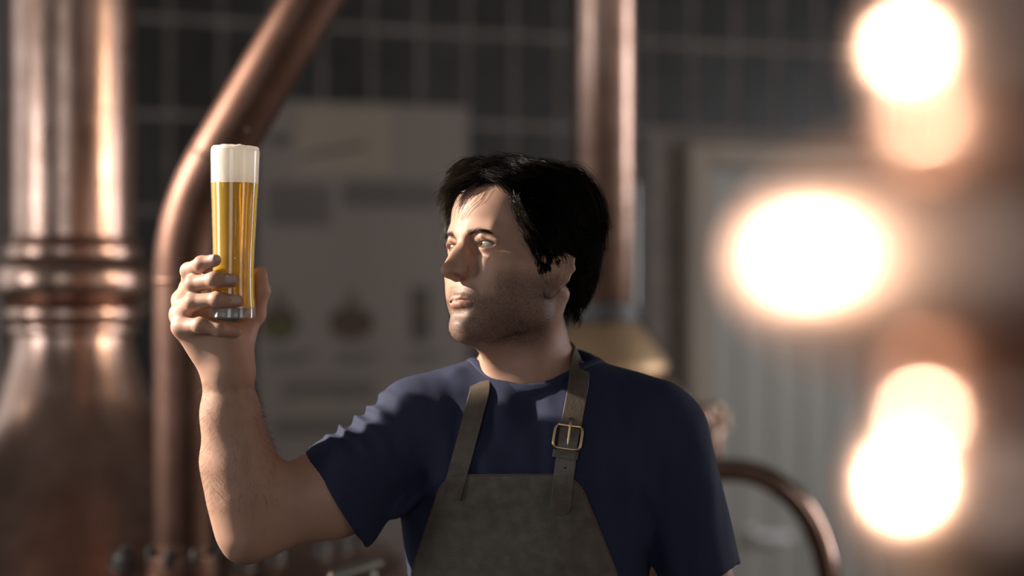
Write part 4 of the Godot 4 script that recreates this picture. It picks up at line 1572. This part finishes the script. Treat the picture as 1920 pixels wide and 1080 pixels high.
func build_lamps() -> void:
	# spotlight on a stand, out of frame, that throws the hard light across the man
	var dir := (KEY_AIM - KEY_POS).normalized()
	var l := thing("studio_spotlight", "black studio spotlight on a tall tripod stand near the window", "spotlight", Vector3(KEY_POS.x, 0, KEY_POS.z))
	var bs := Basis(Quaternion(Vector3.UP, dir))
	var can := lathe_bag([[0.0, -0.26], [0.06, -0.26], [0.10, -0.22], [0.11, -0.02], [0.125, 0.0], [0.125, 0.02], [0.108, 0.02], [0.10, -0.01], [0.0, -0.012]], 40, null, Transform3D(bs, Vector3(0, KEY_POS.y, 0)))
	part("housing", can.mesh(), M.dark_steel, l)
	var lens := mat(Color(0.9, 0.9, 0.9), 0.3)
	lens.emission_enabled = true
	lens.emission = Color(1, 0.96, 0.9)
	lens.emission_energy_multiplier = 14.0
	part("lens", lathe_bag([[0.0, 0.016], [0.05, 0.012], [0.098, 0.0]], 32, null, Transform3D(bs, Vector3(0, KEY_POS.y, 0))).mesh(), lens, l)
	part("stand_pole", tube_mesh(PackedVector3Array([Vector3(0, 0.35, 0), Vector3(0, KEY_POS.y - 0.13, 0)]), 0.014, 16), M.dark_steel, l)
	for k in 3:
		var a := TAU * k / 3.0
		part("leg", tube_mesh(PackedVector3Array([Vector3(0, 0.75, 0), Vector3(cos(a) * 0.45, 0.01, sin(a) * 0.45)]), 0.010, 12), M.dark_steel, l)
	var sp := SpotLight3D.new()
	sp.name = "spotlight_beam"
	add_child(sp)
	sp.position = KEY_POS + dir * 0.03
	sp.look_at(KEY_AIM)
	sp.light_color = Color(1.0, 0.955, 0.90)
	sp.light_energy = KEY_ENERGY
	sp.light_size = 0.045
	sp.spot_range = 12.0
	sp.spot_attenuation = 2.0
	sp.spot_angle = 21.0
	sp.spot_angle_attenuation = 0.35
	sp.shadow_enabled = true
	# added lamp out of frame, aimed at the turned column to brighten its highlights
	var wp := Vector3(-1.55, 1.78, 1.07)
	var wd := (Vector3(0.177, 1.62, 1.62) - wp).normalized()
	var wl := thing("added_lamp", "small shaded lamp on a floor stand, added to brighten the copper column", "lamp", Vector3(wp.x, 0, wp.z))
	var wb := Basis(Quaternion(Vector3.UP, wd))
	part("lamp_shade", lathe_bag([[0.030, -0.14], [0.040, -0.13], [0.050, -0.09], [0.100, 0.05], [0.096, 0.05], [0.046, -0.088], [0.0, -0.09]], 36, null, Transform3D(wb, Vector3(0, wp.y, 0))).mesh(), M.dark_steel, wl)
	var wm := mat(Color(1, 0.95, 0.88), 0.3)
	wm.emission_enabled = true
	wm.emission = Color(1.0, 0.95, 0.88)
	wm.emission_energy_multiplier = 20.0
	var wprof := []
	for k in 13:
		var th := PI * k / 12.0
		wprof.append([0.045 * sin(th), -0.030 - 0.045 * cos(th)])
	part("bulb", lathe_bag(wprof, 24, null, Transform3D(wb, Vector3(0, wp.y, 0))).mesh(), wm, wl)
	part("pole", tube_mesh(PackedVector3Array([Vector3(0, 0.02, 0) - wd * Vector3(0.12, 0, 0.12), Vector3(0, wp.y - 0.02, 0) - wd * Vector3(0.12, 0, 0.12), Vector3(0, wp.y, 0) - wd * 0.09]), 0.009, 14), M.dark_steel, wl)
	part("base", lathe_bag([[0.0, 0.0], [0.14, 0.0], [0.14, 0.015], [0.012, 0.03], [0.0, 0.03]], 40, null, Transform3D(Basis(), -wd * Vector3(0.12, 0, 0.12))).mesh(), M.dark_steel, wl)
	var ws := SpotLight3D.new()
	ws.name = "added_lamp_beam"
	add_child(ws)
	ws.position = wp + wd * 0.055
	ws.look_at(Vector3(0.177, 1.62, 1.62))
	ws.light_color = Color(1.0, 0.95, 0.88)
	ws.light_energy = 24.0
	ws.light_size = 0.060
	ws.spot_range = 8.0
	ws.spot_attenuation = 2.0
	ws.spot_angle = 13.0
	ws.spot_angle_attenuation = 0.3
	ws.shadow_enabled = true
	# ceiling spotlight on the other side, turned to the kettle, whose collar mirrors it
	var aim := Vector3(-0.92, 1.55, -1.2)
	var cd := (aim - WARM_POS).normalized()
	var p := thing("ceiling_spotlight", "black cylinder spotlight hung from the ceiling, turned to the kettle", "spotlight", Vector3(WARM_POS.x, 4.0, WARM_POS.z))
	var drop := WARM_POS.y - 4.0
	var cb := Basis(Quaternion(Vector3.UP, cd))
	part("stem", tube_mesh(PackedVector3Array([Vector3(0, 0, 0), Vector3(0, drop + 0.04, 0)]), 0.008, 12), M.dark_steel, p)
	part("housing", lathe_bag([[0.0, -0.17], [0.05, -0.17], [0.055, -0.16], [0.055, 0.03], [0.050, 0.03], [0.048, -0.01], [0.0, -0.012]], 32, null, Transform3D(cb, Vector3(0, drop, 0))).mesh(), M.dark_steel, p)
	var bm := mat(Color(1, 0.95, 0.88), 0.3)
	bm.emission_enabled = true
	bm.emission = Color(1.0, 0.92, 0.83)
	bm.emission_energy_multiplier = 12.0
	part("lens", lathe_bag([[0.0, 0.006], [0.025, 0.004], [0.047, -0.004]], 28, null, Transform3D(cb, Vector3(0, drop, 0))).mesh(), bm, p)
	var om := SpotLight3D.new()
	om.name = "ceiling_spotlight_beam"
	add_child(om)
	om.position = WARM_POS + cd * 0.02
	om.look_at(aim)
	om.light_color = Color(1.0, 0.92, 0.83)
	om.light_energy = 2.0
	om.light_size = 0.04
	om.spot_range = 12.0
	om.spot_attenuation = 2.0
	om.spot_angle = 15.0
	om.spot_angle_attenuation = 0.4
	om.shadow_enabled = true

func build_kettle() -> void:
	var d := 3.4
	var g := d / F
	var axis := at_px(135, 540, d)
	var k := thing("brewing_kettle", "large copper brewing kettle with bell-shaped neck and turned collar", "kettle", Vector3(axis.x, 0, axis.z))
	var h := func(py: float) -> float: return EYE + (540.0 - py) * g
	var dome := [[0.0, 0.30], [0.67, 0.30], [0.69, 0.32], [0.69, 0.98]]
	dome.append_array(curve_profile([[0.69, 0.98], [0.69, 1.03], [605 * g, h.call(1050)], [480 * g, h.call(1000)], [390 * g, h.call(960)], [300 * g, h.call(910)], [235 * g, h.call(862)], [185 * g, h.call(812)], [150 * g, h.call(760)], [128 * g, h.call(705)], [114 * g, h.call(655)], [110 * g, h.call(628)]], 7))
	part("body", lathe(dome, 120), M.copper, k)
	var neck := [[110 * g, h.call(628)], [118 * g, h.call(626)], [121 * g, h.call(618)], [119 * g, h.call(609)], [112 * g, h.call(606)]]
	neck.append_array([[122 * g, h.call(604)], [127 * g, h.call(598)], [128 * g, h.call(588)], [126 * g, h.call(578)], [118 * g, h.call(573)]])
	part("neck_ring", lathe(neck, 96), M.copper, k)
	part("collar", lathe(curve_profile([[112 * g, h.call(574)], [128 * g, h.call(568)], [141 * g, h.call(548)], [145 * g, h.call(524)], [140 * g, h.call(502)], [127 * g, h.call(487)], [112 * g, h.call(482)]], 6), 96), M.copper, k)
	part("chimney_ring", lathe([[112 * g, h.call(486)], [126 * g, h.call(484)], [128 * g, h.call(474)], [126 * g, h.call(464)], [118 * g, h.call(461)], [121 * g, h.call(457)], [122 * g, h.call(449)], [118 * g, h.call(445)], [112 * g, h.call(444)]], 96), M.copper, k)
	part("chimney", lathe([[114 * g, h.call(470)], [115 * g, h.call(400)], [115 * g, 3.99]], 96), M.copper, k)
	part("plinth", lathe([[0.0, 0.0], [0.60, 0.0], [0.60, 0.30], [0.0, 0.30]], 64), M.plaster, k)
	# hatch with clamp nuts on the shoulder
	var dome_y := func(r: float) -> float:
		for j in dome.size() - 1:
			var a: Array = dome[j]
			var b: Array = dome[j + 1]
			if j > 3 and r <= a[0] and r >= b[0]: return lerpf(a[1], b[1], (a[0] - r) / maxf(a[0] - b[0], 1e-6))
		return 1.0
	var spots := [[376.0, 1056.0], [512.0, 1050.0], [600.0, 1042.0], [640.0, 1030.0], [672.0, 1018.0], [455.0, 1062.0], [300.0, 1050.0], [230.0, 1060.0]]
	for s in spots:
		# walk the line of sight down to the copper
		var p := Vector3.ZERO
		var eye := Vector3(0, EYE, CAMZ)
		var dirv := (at_px(s[0], s[1], 1.0) - eye)
		var t := 2.3
		while t < 3.8:
			p = eye + dirv * t
			var rr := Vector2(p.x - axis.x, p.z - axis.z).length()
			if rr < 0.79 and p.y < dome_y.call(rr): break
			t += 0.004
		if t >= 3.8: continue
		var rr := Vector2(p.x - axis.x, p.z - axis.z).length()
		var up := Vector3(0, 1, 0) + Vector3(p.x - axis.x, 0, p.z - axis.z).normalized() * 0.45
		var nb := Bag.new()
		var xf := Transform3D(Basis(Quaternion(Vector3.UP, up.normalized())), Vector3(p.x - axis.x, dome_y.call(rr) - 0.004, p.z - axis.z))
		lathe_bag([[0.0, 0.0], [0.024, 0.0], [0.024, 0.008], [0.017, 0.010], [0.017, 0.024], [0.013, 0.028], [0.007, 0.028], [0.007, 0.042], [0.0, 0.044]], 6 if false else 20, nb, xf)
		part("clamp_nut", nb.mesh(), M.lead, k)
	# grab handle at the edge of the shoulder
	var hb := Bag.new()
	var h0 := at_px(622, 1082, 2.78) - Vector3(axis.x, 0, axis.z)
	var h1 := at_px(712, 1056, 2.84) - Vector3(axis.x, 0, axis.z)
	tube(hb, PackedVector3Array([h0.lerp(h1, -0.02), h0, h0.lerp(h1, 0.25), h0.lerp(h1, 0.5), h0.lerp(h1, 0.75), h1, h0.lerp(h1, 1.02)]), [0.006, 0.011, 0.012, 0.012, 0.012, 0.011, 0.006], 18)
	for u in [0.15, 0.85]: tube(hb, PackedVector3Array([h0.lerp(h1, u), h0.lerp(h1, u) - Vector3(0.0, 0.06, -0.01)]), 0.007, 12)
	part("grab_handle", hb.mesh(), M.steel, k)

func build_gooseneck() -> void:
	var d := 2.94
	var g := d / F
	var r := 56.0 * g
	var foot := at_px(343, 1024, d)
	var o := thing("vapour_pipe", "copper pipe bent diagonally upwards, standing on the kettle's shoulder", "pipe", foot)
	var dirv := Vector3(235, 400, 0).normalized()
	var c := at_px(343, 408, d)
	var pts := PackedVector3Array()
	pts.append(foot + Vector3(0, -0.05, 0))
	pts.append(at_px(343, 900, d))
	pts.append(at_px(343, 700, d))
	for k in 13:
		var t := k / 12.0
		var a := c - Vector3(0, 1, 0) * 0.115
		var b := c + dirv * 0.115
		pts.append(a.lerp(c, t).lerp(c.lerp(b, t), t))
	var top := c + dirv * ((3.99 - c.y) / dirv.y)
	for k in range(1, 7): pts.append((c + dirv * 0.115).lerp(top, k / 6.0))
	var loc := PackedVector3Array()
	for p in pts: loc.append(p - foot)
	part("tube", tube_mesh(loc, r, 64), M.copper_dull, o)
	for s in [[-0.115, 0], [0.115, 1]]:
		var ax := Vector3.UP if s[1] == 0 else dirv
		var p: Vector3 = c + ax * s[0] - foot
		var b := Bag.new()
		lathe_bag([[r * 0.98, -0.006], [r * 1.015, -0.004], [r * 1.028, 0.0], [r * 1.015, 0.004], [r * 0.98, 0.006]], 64, b, Transform3D(Basis(Quaternion(Vector3.UP, ax)), p))
		part("weld_seam", b.mesh(), M.copper_dull, o)
	part("foot_flange", lathe([[r * 0.98, -0.055], [r * 1.22, -0.055], [r * 1.22, -0.018], [r * 1.19, -0.012], [r * 1.04, -0.010], [r * 1.02, 0.006], [r * 0.98, 0.008]], 64), M.copper_dull, o)
	for k in 8:
		var a := TAU * (k + 0.3) / 8.0
		part("bolt", lathe([[0.0, 0.014], [0.007, 0.013], [0.009, 0.008], [0.009, -0.012]], 12) , M.dark_steel, o, Vector3(cos(a) * r * 1.13, -0.012, sin(a) * r * 1.13))
	part("rivet", lathe([[0.0, 0.004], [0.004, 0.003], [0.005, 0.0]], 10), M.dark_steel, o, at_px(465, 245, d - 0.06) - foot)

func build_still() -> void:
	var d := 3.9
	var g := d / F
	var axis := at_px(1133, 540, d)
	var o := thing("still_column", "tall copper pipe rising from a brass cone and round copper pot behind the man", "still", Vector3(axis.x, 0, axis.z))
	var h := func(py: float) -> float: return EYE + (540.0 - py) * g
	part("pipe", lathe([[56 * g, h.call(570)], [59 * g, h.call(565)], [59 * g, 3.99]], 72), M.copper, o)
	part("band", lathe([[55 * g, h.call(606)], [64 * g, h.call(604)], [66 * g, h.call(596)], [66 * g, h.call(576)], [64 * g, h.call(568)], [56 * g, h.call(565)]], 72), M.lead, o, Vector3.ZERO, "grey lead band")
	part("cone", lathe([[80 * g, h.call(702)], [110 * g, h.call(700)], [118 * g, h.call(694)], [120 * g, h.call(684)], [117 * g, h.call(676)], [64 * g, h.call(608)], [60 * g, h.call(604)]], 72), M.brass, o, Vector3.ZERO, "brass cone")
	part("pot", lathe(curve_profile([[0.0, h.call(1010)], [120 * g, h.call(985)], [168 * g, h.call(910)], [178 * g, h.call(830)], [160 * g, h.call(755)], [118 * g, h.call(708)], [84 * g, h.call(696)]], 8), 72), M.copper, o, Vector3.ZERO, "round copper pot")
	part("pedestal", lathe([[0.0, 0.0], [0.24, 0.0], [0.24, 0.03], [0.10, 0.06], [0.09, h.call(1000)], [0.0, h.call(995)]], 48), M.copper_dull, o)
	# thin steel riser beside the pipe
	var b := Bag.new()
	var p0 := at_px(1191, 345, 3.95) - Vector3(axis.x, 0, axis.z)
	var p1 := at_px(1191, 575, 3.95) - Vector3(axis.x, 0, axis.z)
	tube(b, PackedVector3Array([p0, p1]), 0.0075, 14)
	part("sight_tube", b.mesh(), M.steel, o, Vector3.ZERO, "thin steel tube")
	# valve with bolted flange on the side of the pot
	var vo := Vector3(axis.x, 0, axis.z)
	var vc := at_px(1338, 788, 3.72) - vo
	var side := Vector3(0.55, 0.18, 0.82).normalized()
	var bs := Basis(Quaternion(Vector3.UP, side))
	part("valve_stub", tube_mesh(smooth_path([at_px(1255, 765, 3.8) - vo, at_px(1300, 775, 3.78) - vo, vc - side * 0.01], 6), 0.024, 20), M.copper, o)
	var vb := lathe_bag([[0.0, -0.012], [0.038, -0.012], [0.040, -0.008], [0.040, 0.006], [0.036, 0.010], [0.024, 0.010], [0.020, 0.004], [0.0, 0.004]], 40, null, Transform3D(bs, vc))
	var vf := part("valve_flange", vb.mesh(), M.copper, o, Vector3.ZERO, "bolted brass flange")
	for k in 6:
		var a := TAU * k / 6.0
		part("bolt", lathe_bag([[0.0, 0.012], [0.006, 0.011], [0.007, 0.0]], 10, null, Transform3D(bs, vc + bs * Vector3(cos(a) * 0.031, 0.008, sin(a) * 0.031))).mesh(), M.brass_dull, vf)
	part("drain_tube", tube_mesh(smooth_path([vc, vc + Vector3(0.0, -0.04, 0.02), vc + Vector3(-0.004, -0.12, 0.02), vc + Vector3(-0.02, -0.22, 0.02)], 6), 0.014, 16), M.copper, o)

func build_arch_pipe() -> void:
	var d := 3.5
	var pts := []
	for q in [[1235, 1960], [1237, 1300], [1240, 1000], [1258, 930], [1300, 893], [1350, 882], [1400, 884], [1448, 902], [1495, 940], [1530, 995], [1550, 1060], [1557, 1130], [1558, 1300], [1558, 1955]]:
		pts.append(at_px(q[0], q[1], d))
	var base := Vector3(pts[-1].x, 0, pts[-1].z)
	var o := thing("arched_pipe", "thin copper pipe bent in a round arch beside the man's elbow", "pipe", base)
	var loc := PackedVector3Array()
	for p in smooth_path(pts, 6): loc.append(p - base)
	part("tube", tube_mesh(loc, 0.0255, 28), M.copper_polished, o)
	for k in [0, -1]:
		var p: Vector3 = pts[k] - base
		part("floor_flange", lathe([[0.0, 0.0], [0.06, 0.0], [0.06, 0.012], [0.03, 0.016], [0.028, 0.04], [0.0, 0.04]], 32), M.copper_dull, o, Vector3(p.x, 0, p.z))

func build_foreground_column() -> void:
	var d := 0.58
	var g := d / F
	var axis := at_px(1895, 540, d)
	var o := thing("turned_column", "polished copper column with turned bulges, close to the lens and blurred", "column", Vector3(axis.x, 0, axis.z))
	var h := func(py: float) -> float: return EYE + (540.0 - py) * g
	var kn := [[200 * g, h.call(1500)], [200 * g, h.call(1300)], [205 * g, h.call(1150)], [225 * g, h.call(1080)], [255 * g, h.call(1000)], [265 * g, h.call(920)], [248 * g, h.call(840)], [215 * g, h.call(770)], [245 * g, h.call(715)], [370 * g, h.call(655)], [465 * g, h.call(575)], [490 * g, h.call(490)], [465 * g, h.call(405)], [370 * g, h.call(320)], [240 * g, h.call(262)], [215 * g, h.call(225)], [240 * g, h.call(165)], [255 * g, h.call(100)], [240 * g, h.call(30)], [210 * g, h.call(-50)], [200 * g, h.call(-200)], [200 * g, h.call(-500)]]
	var all := curve_profile(kn, 6)
	var cuts := [0, 54, 90, all.size() - 1]
	for k in 3:
		part(["lower_shaft", "bulge", "upper_shaft"][k], lathe(all.slice(cuts[k], cuts[k + 1] + 1), 96), M.copper_rough if k == 1 else M.copper, o, Vector3.ZERO)
	part("riser", lathe([[199 * g, h.call(-499)], [199 * g, 3.99]], 48), M.copper, o)
	part("foot", lathe([[0.0, 0.0], [0.12, 0.0], [0.12, 0.03], [0.06, 0.07], [199 * g, 0.12], [199 * g, h.call(1499)]], 48), M.copper, o)

func build_poster() -> void:
	var s0 := wall_s(478.0)
	var s1 := wall_s(876.0)
	var y1 := wall_y(680.0, 195.0)
	var y0 := 0.55
	var o := thing("info_panel", "tall grey-brown printed panel with small vessel pictures on the tiled wall", "poster", wall_at((s0 + s1) / 2.0, y0, 0.0))
	o.transform = Transform3D(wall_basis(), wall_at((s0 + s1) / 2.0, y0, 0.008))
	var wide := s1 - s0
	var high := y1 - y0
	part("board", bevel_box(Vector3(wide, high, 0.010), 0.002), M.board, o, Vector3(0, high / 2.0, 0.006))
	# the print
	var iw := 400
	var ih := int(400 * high / wide)
	var im := Image.create(iw, ih, false, Image.FORMAT_RGB8)
	im.fill(Color(0.55, 0.505, 0.465))
	var pxy := func(px: float, py: float) -> Vector2i:
		return Vector2i(int((wall_s(px) - s0) / wide * iw), int((y1 - wall_y(px, py)) / high * ih))
	var fillr := func(x0: float, y0_: float, x1: float, y1_: float, c: Color) -> void:
		var a: Vector2i = pxy.call(x0, y0_)
		var b: Vector2i = pxy.call(x1, y1_)
		im.fill_rect(Rect2i(a, b - a), c)
	var dark := Color(0.36, 0.33, 0.31)
	var cream := Color(0.62, 0.565, 0.49)
	fillr.call(555, 200, 730, 330, cream)
	fillr.call(548, 203, 562, 250, Color(0.55, 0.5, 0.43))
	fillr.call(500, 252, 545, 274, dark)
	for k in 24:      # slanting stroke of the heading
		fillr.call(562 + k * 5, 290 - k * 0.9, 568 + k * 5, 299 - k * 0.9, dark)
	fillr.call(500, 345, 618, 425, Color(0.42, 0.38, 0.36))
	fillr.call(640, 340, 820, 392, Color(0.41, 0.37, 0.35))
	for k in 8: fillr.call(505, 352 + k * 9, 560 + (k * 37 % 50), 355 + k * 9, dark)
	for k in 5: fillr.call(645, 346 + k * 9, 740 + (k * 53 % 75), 349 + k * 9, dark)
	# pictures of three vessels
	var blob := func(cx: float, cy: float, rx: float, ry: float, c: Color) -> void:
		var ce: Vector2i = pxy.call(cx, cy)
		var e: Vector2i = pxy.call(cx + rx, cy + ry)
		var ex := maxi(e.x - ce.x, 1)
		var ey := maxi(e.y - ce.y, 1)
		for yy in range(-ey, ey + 1):
			for xx in range(-ex, ex + 1):
				if pow(float(xx) / ex, 2.0) + pow(float(yy) / ey, 2.0) <= 1.0:
					var q := Vector2i(ce.x + xx, ce.y + yy)
					if q.x >= 0 and q.y >= 0 and q.x < iw and q.y < ih: im.set_pixelv(q, c)
	for v in [[522.0, 606.0, 36.0, Color(0.36, 0.34, 0.16)], [657.0, 606.0, 42.0, Color(0.35, 0.27, 0.19)]]:
		blob.call(v[0], v[1], v[2], 32.0, Color(0.29, 0.24, 0.20))
		blob.call(v[0], v[1] + 8.0, v[2] * 0.8, 14.0, v[3])
		fillr.call(v[0] - 10.0, 548, v[0] + 10.0, 585, Color(0.40, 0.34, 0.29))
	fillr.call(766, 540, 804, 628, Color(0.31, 0.27, 0.25))
	blob.call(785, 628, 19.0, 14.0, Color(0.31, 0.27, 0.25))
	fillr.call(781, 556, 792, 600, Color(0.40, 0.33, 0.22))
	for k in 3:
		fillr.call(500 + k * 130, 662, 590 + k * 120, 668, dark)
		fillr.call(500 + k * 130, 674, 570 + k * 120, 680, dark)
	fillr.call(530, 715, 700, 748, Color(0.44, 0.40, 0.37))
	fillr.call(510, 785, 800, 812, Color(0.44, 0.40, 0.37))
	fillr.call(545, 745, 620, 775, Color(0.56, 0.51, 0.44))
	var b := Bag.new()
	b.v = PackedVector3Array([Vector3(-wide / 2, 0, 0), Vector3(wide / 2, 0, 0), Vector3(wide / 2, high, 0), Vector3(-wide / 2, high, 0)])
	b.n = PackedVector3Array([Vector3.BACK, Vector3.BACK, Vector3.BACK, Vector3.BACK])
	b.uv = PackedVector2Array([Vector2(0, 1), Vector2(1, 1), Vector2(1, 0), Vector2(0, 0)])
	b.i = PackedInt32Array([0, 2, 1, 0, 3, 2])
	var pm := mat(Color(1, 1, 1), 0.55)
	pm.albedo_texture = ImageTexture.create_from_image(im)
	part("print", b.mesh(), pm, o, Vector3(0, 0, 0.0115), "printed sheet with faded headings and vessel pictures")

func build_door() -> void:
	var s0 := wall_s(1280.0)
	var top := 2.088
	var d := Node3D.new()
	d.name = "door_1"
	add_child(d)
	d.set_meta("kind", "structure")
	d.transform = Transform3D(wall_basis(), wall_at(s0, 0, 0))
	var fw := 0.075
	var lw := 0.93
	for x in [fw / 2.0, fw * 1.5 + lw]: part("door_frame", bevel_box(Vector3(fw, top, 0.09), 0.006), M.frame, d, Vector3(x, top / 2.0, 0.02))
	part("door_frame", bevel_box(Vector3(lw, fw, 0.09), 0.006), M.frame, d, Vector3(fw + lw / 2.0, top - fw / 2.0, 0.02))
	var n := 8
	for k in n:
		var w := lw / n
		part("board", bevel_box(Vector3(w - 0.004, top - fw - 0.01, 0.03), 0.004), M.door, d, Vector3(fw + w * (k + 0.5), (top - fw) / 2.0, 0.004))
	var hs := wall_s(1403.0) - s0
	var hy := wall_y(1403.0, 1000.0)
	var hn := Node3D.new()
	hn.name = "door_handle"
	d.add_child(hn)
	hn.position = Vector3(hs, hy, 0.019)
	part("rose", lathe_bag([[0.0, 0.010], [0.022, 0.009], [0.026, 0.004], [0.026, 0.0]], 32, null, Transform3D(Basis(Vector3.RIGHT, PI / 2), Vector3.ZERO)).mesh(), M.glint_white, hn)
	part("lever", tube_mesh(smooth_path([Vector3(0, 0, 0), Vector3(0, 0, 0.045), Vector3(0.012, 0, 0.055), Vector3(0.06, -0.004, 0.055), Vector3(0.122, -0.008, 0.055)], 6), 0.014, 16), M.glint_white, hn)

# ------------------------------------------------------------------ the glass of beer
func build_glass() -> void:
	var lo := W(436, 597, HZ)
	var hi := W(441, 281, HZ)
	var ax := (hi - lo).normalized()
	var len := lo.distance_to(hi)
	var g := (CAMZ - HZ) / F
	var bs := Basis(Quaternion(Vector3.UP, ax))
	var y := func(py: float) -> float: return (597.0 - py) * g
	var o := thing("beer_glass", "tall slim clear beer glass held up in the man's hand", "glass", lo)
	o.basis = bs
	var wall := curve_profile([[43.0 * g, y.call(594)], [42.5 * g, y.call(580)], [39.5 * g, y.call(540)], [38.7 * g, y.call(490)], [40.2 * g, y.call(440)], [42.2 * g, y.call(390)], [44.6 * g, y.call(340)], [46.2 * g, y.call(284)]], 6)
	wall.append_array([[45.9 * g, y.call(282)], [45.2 * g, y.call(281.4)], [44.4 * g, y.call(283)]])
	part("wall", lathe(wall, 96), M.glass, o, Vector3.ZERO, "thin clear glass wall")
	part("base", lathe([[0.0, 0.0], [40.0 * g, 0.0], [42.6 * g, y.call(595)], [42.6 * g, y.call(586)], [41.2 * g, y.call(579)], [0.0, y.call(578)]], 96), M.glass_solid, o, Vector3.ZERO, "thick glass bottom")
	var b := thing("beer", "golden beer with a thick white head inside the raised glass", "beer", lo)
	b.basis = bs
	var inner := []
	for p in wall:
		if p[1] > y.call(577) and p[1] < y.call(344): inner.append([p[0] - 1.3 * g, p[1]])
	var liq := [[0.0, y.call(577)], [39.5 * g, y.call(577)]]
	liq.append_array(inner)
	liq.append([inner[-1][0], y.call(343.5)])
	liq.append([0.0, y.call(343.5)])
	part("liquid", lathe(liq, 96), M.beer, b, Vector3.ZERO, "clear golden beer")
	# head of foam, lumpy on top
	var fb := Bag.new()
	var seg := 72
	var nz := FastNoiseLite.new()
	nz.seed = 3
	nz.frequency = 1.0
	var prof := []
	for k in 8: prof.append([lerpf(43.1, 44.9, k / 7.0), lerpf(343.0, 284.0, k / 7.0), 0.0])
	prof.append_array([[44.6, 280.0, 0.5], [43.2, 277.0, 1.0], [40.0, 275.0, 1.0], [34.0, 274.0, 1.0], [26.0, 273.6, 1.0], [17.0, 273.6, 1.0], [8.0, 273.8, 1.0], [0.01, 274.0, 1.0]])
	for p in prof:
		for s in seg + 1:
			var a := TAU * (s % seg) / seg
			var r: float = p[0] * g
			var q := Vector3(cos(a) * r, y.call(p[1]), sin(a) * r)
			q.y += p[2] * 0.0022 * nz.get_noise_3d(q.x * 70.0, 2.0, q.z * 70.0)
			fb.v.append(q)
	for k in prof.size() - 1:
		for s in seg:
			var a0 := k * (seg + 1) + s
			fb.quad(a0, a0 + seg + 1, a0 + seg + 2, a0 + 1)
	smooth_normals(fb)
	if fb.n[3 * (seg + 1)].x < 0.0:
		for k in fb.n.size(): fb.n[k] = -fb.n[k]
	orient(fb)
	part("foam", fb.mesh(), M.foam, b, Vector3.ZERO, "creamy white foam")
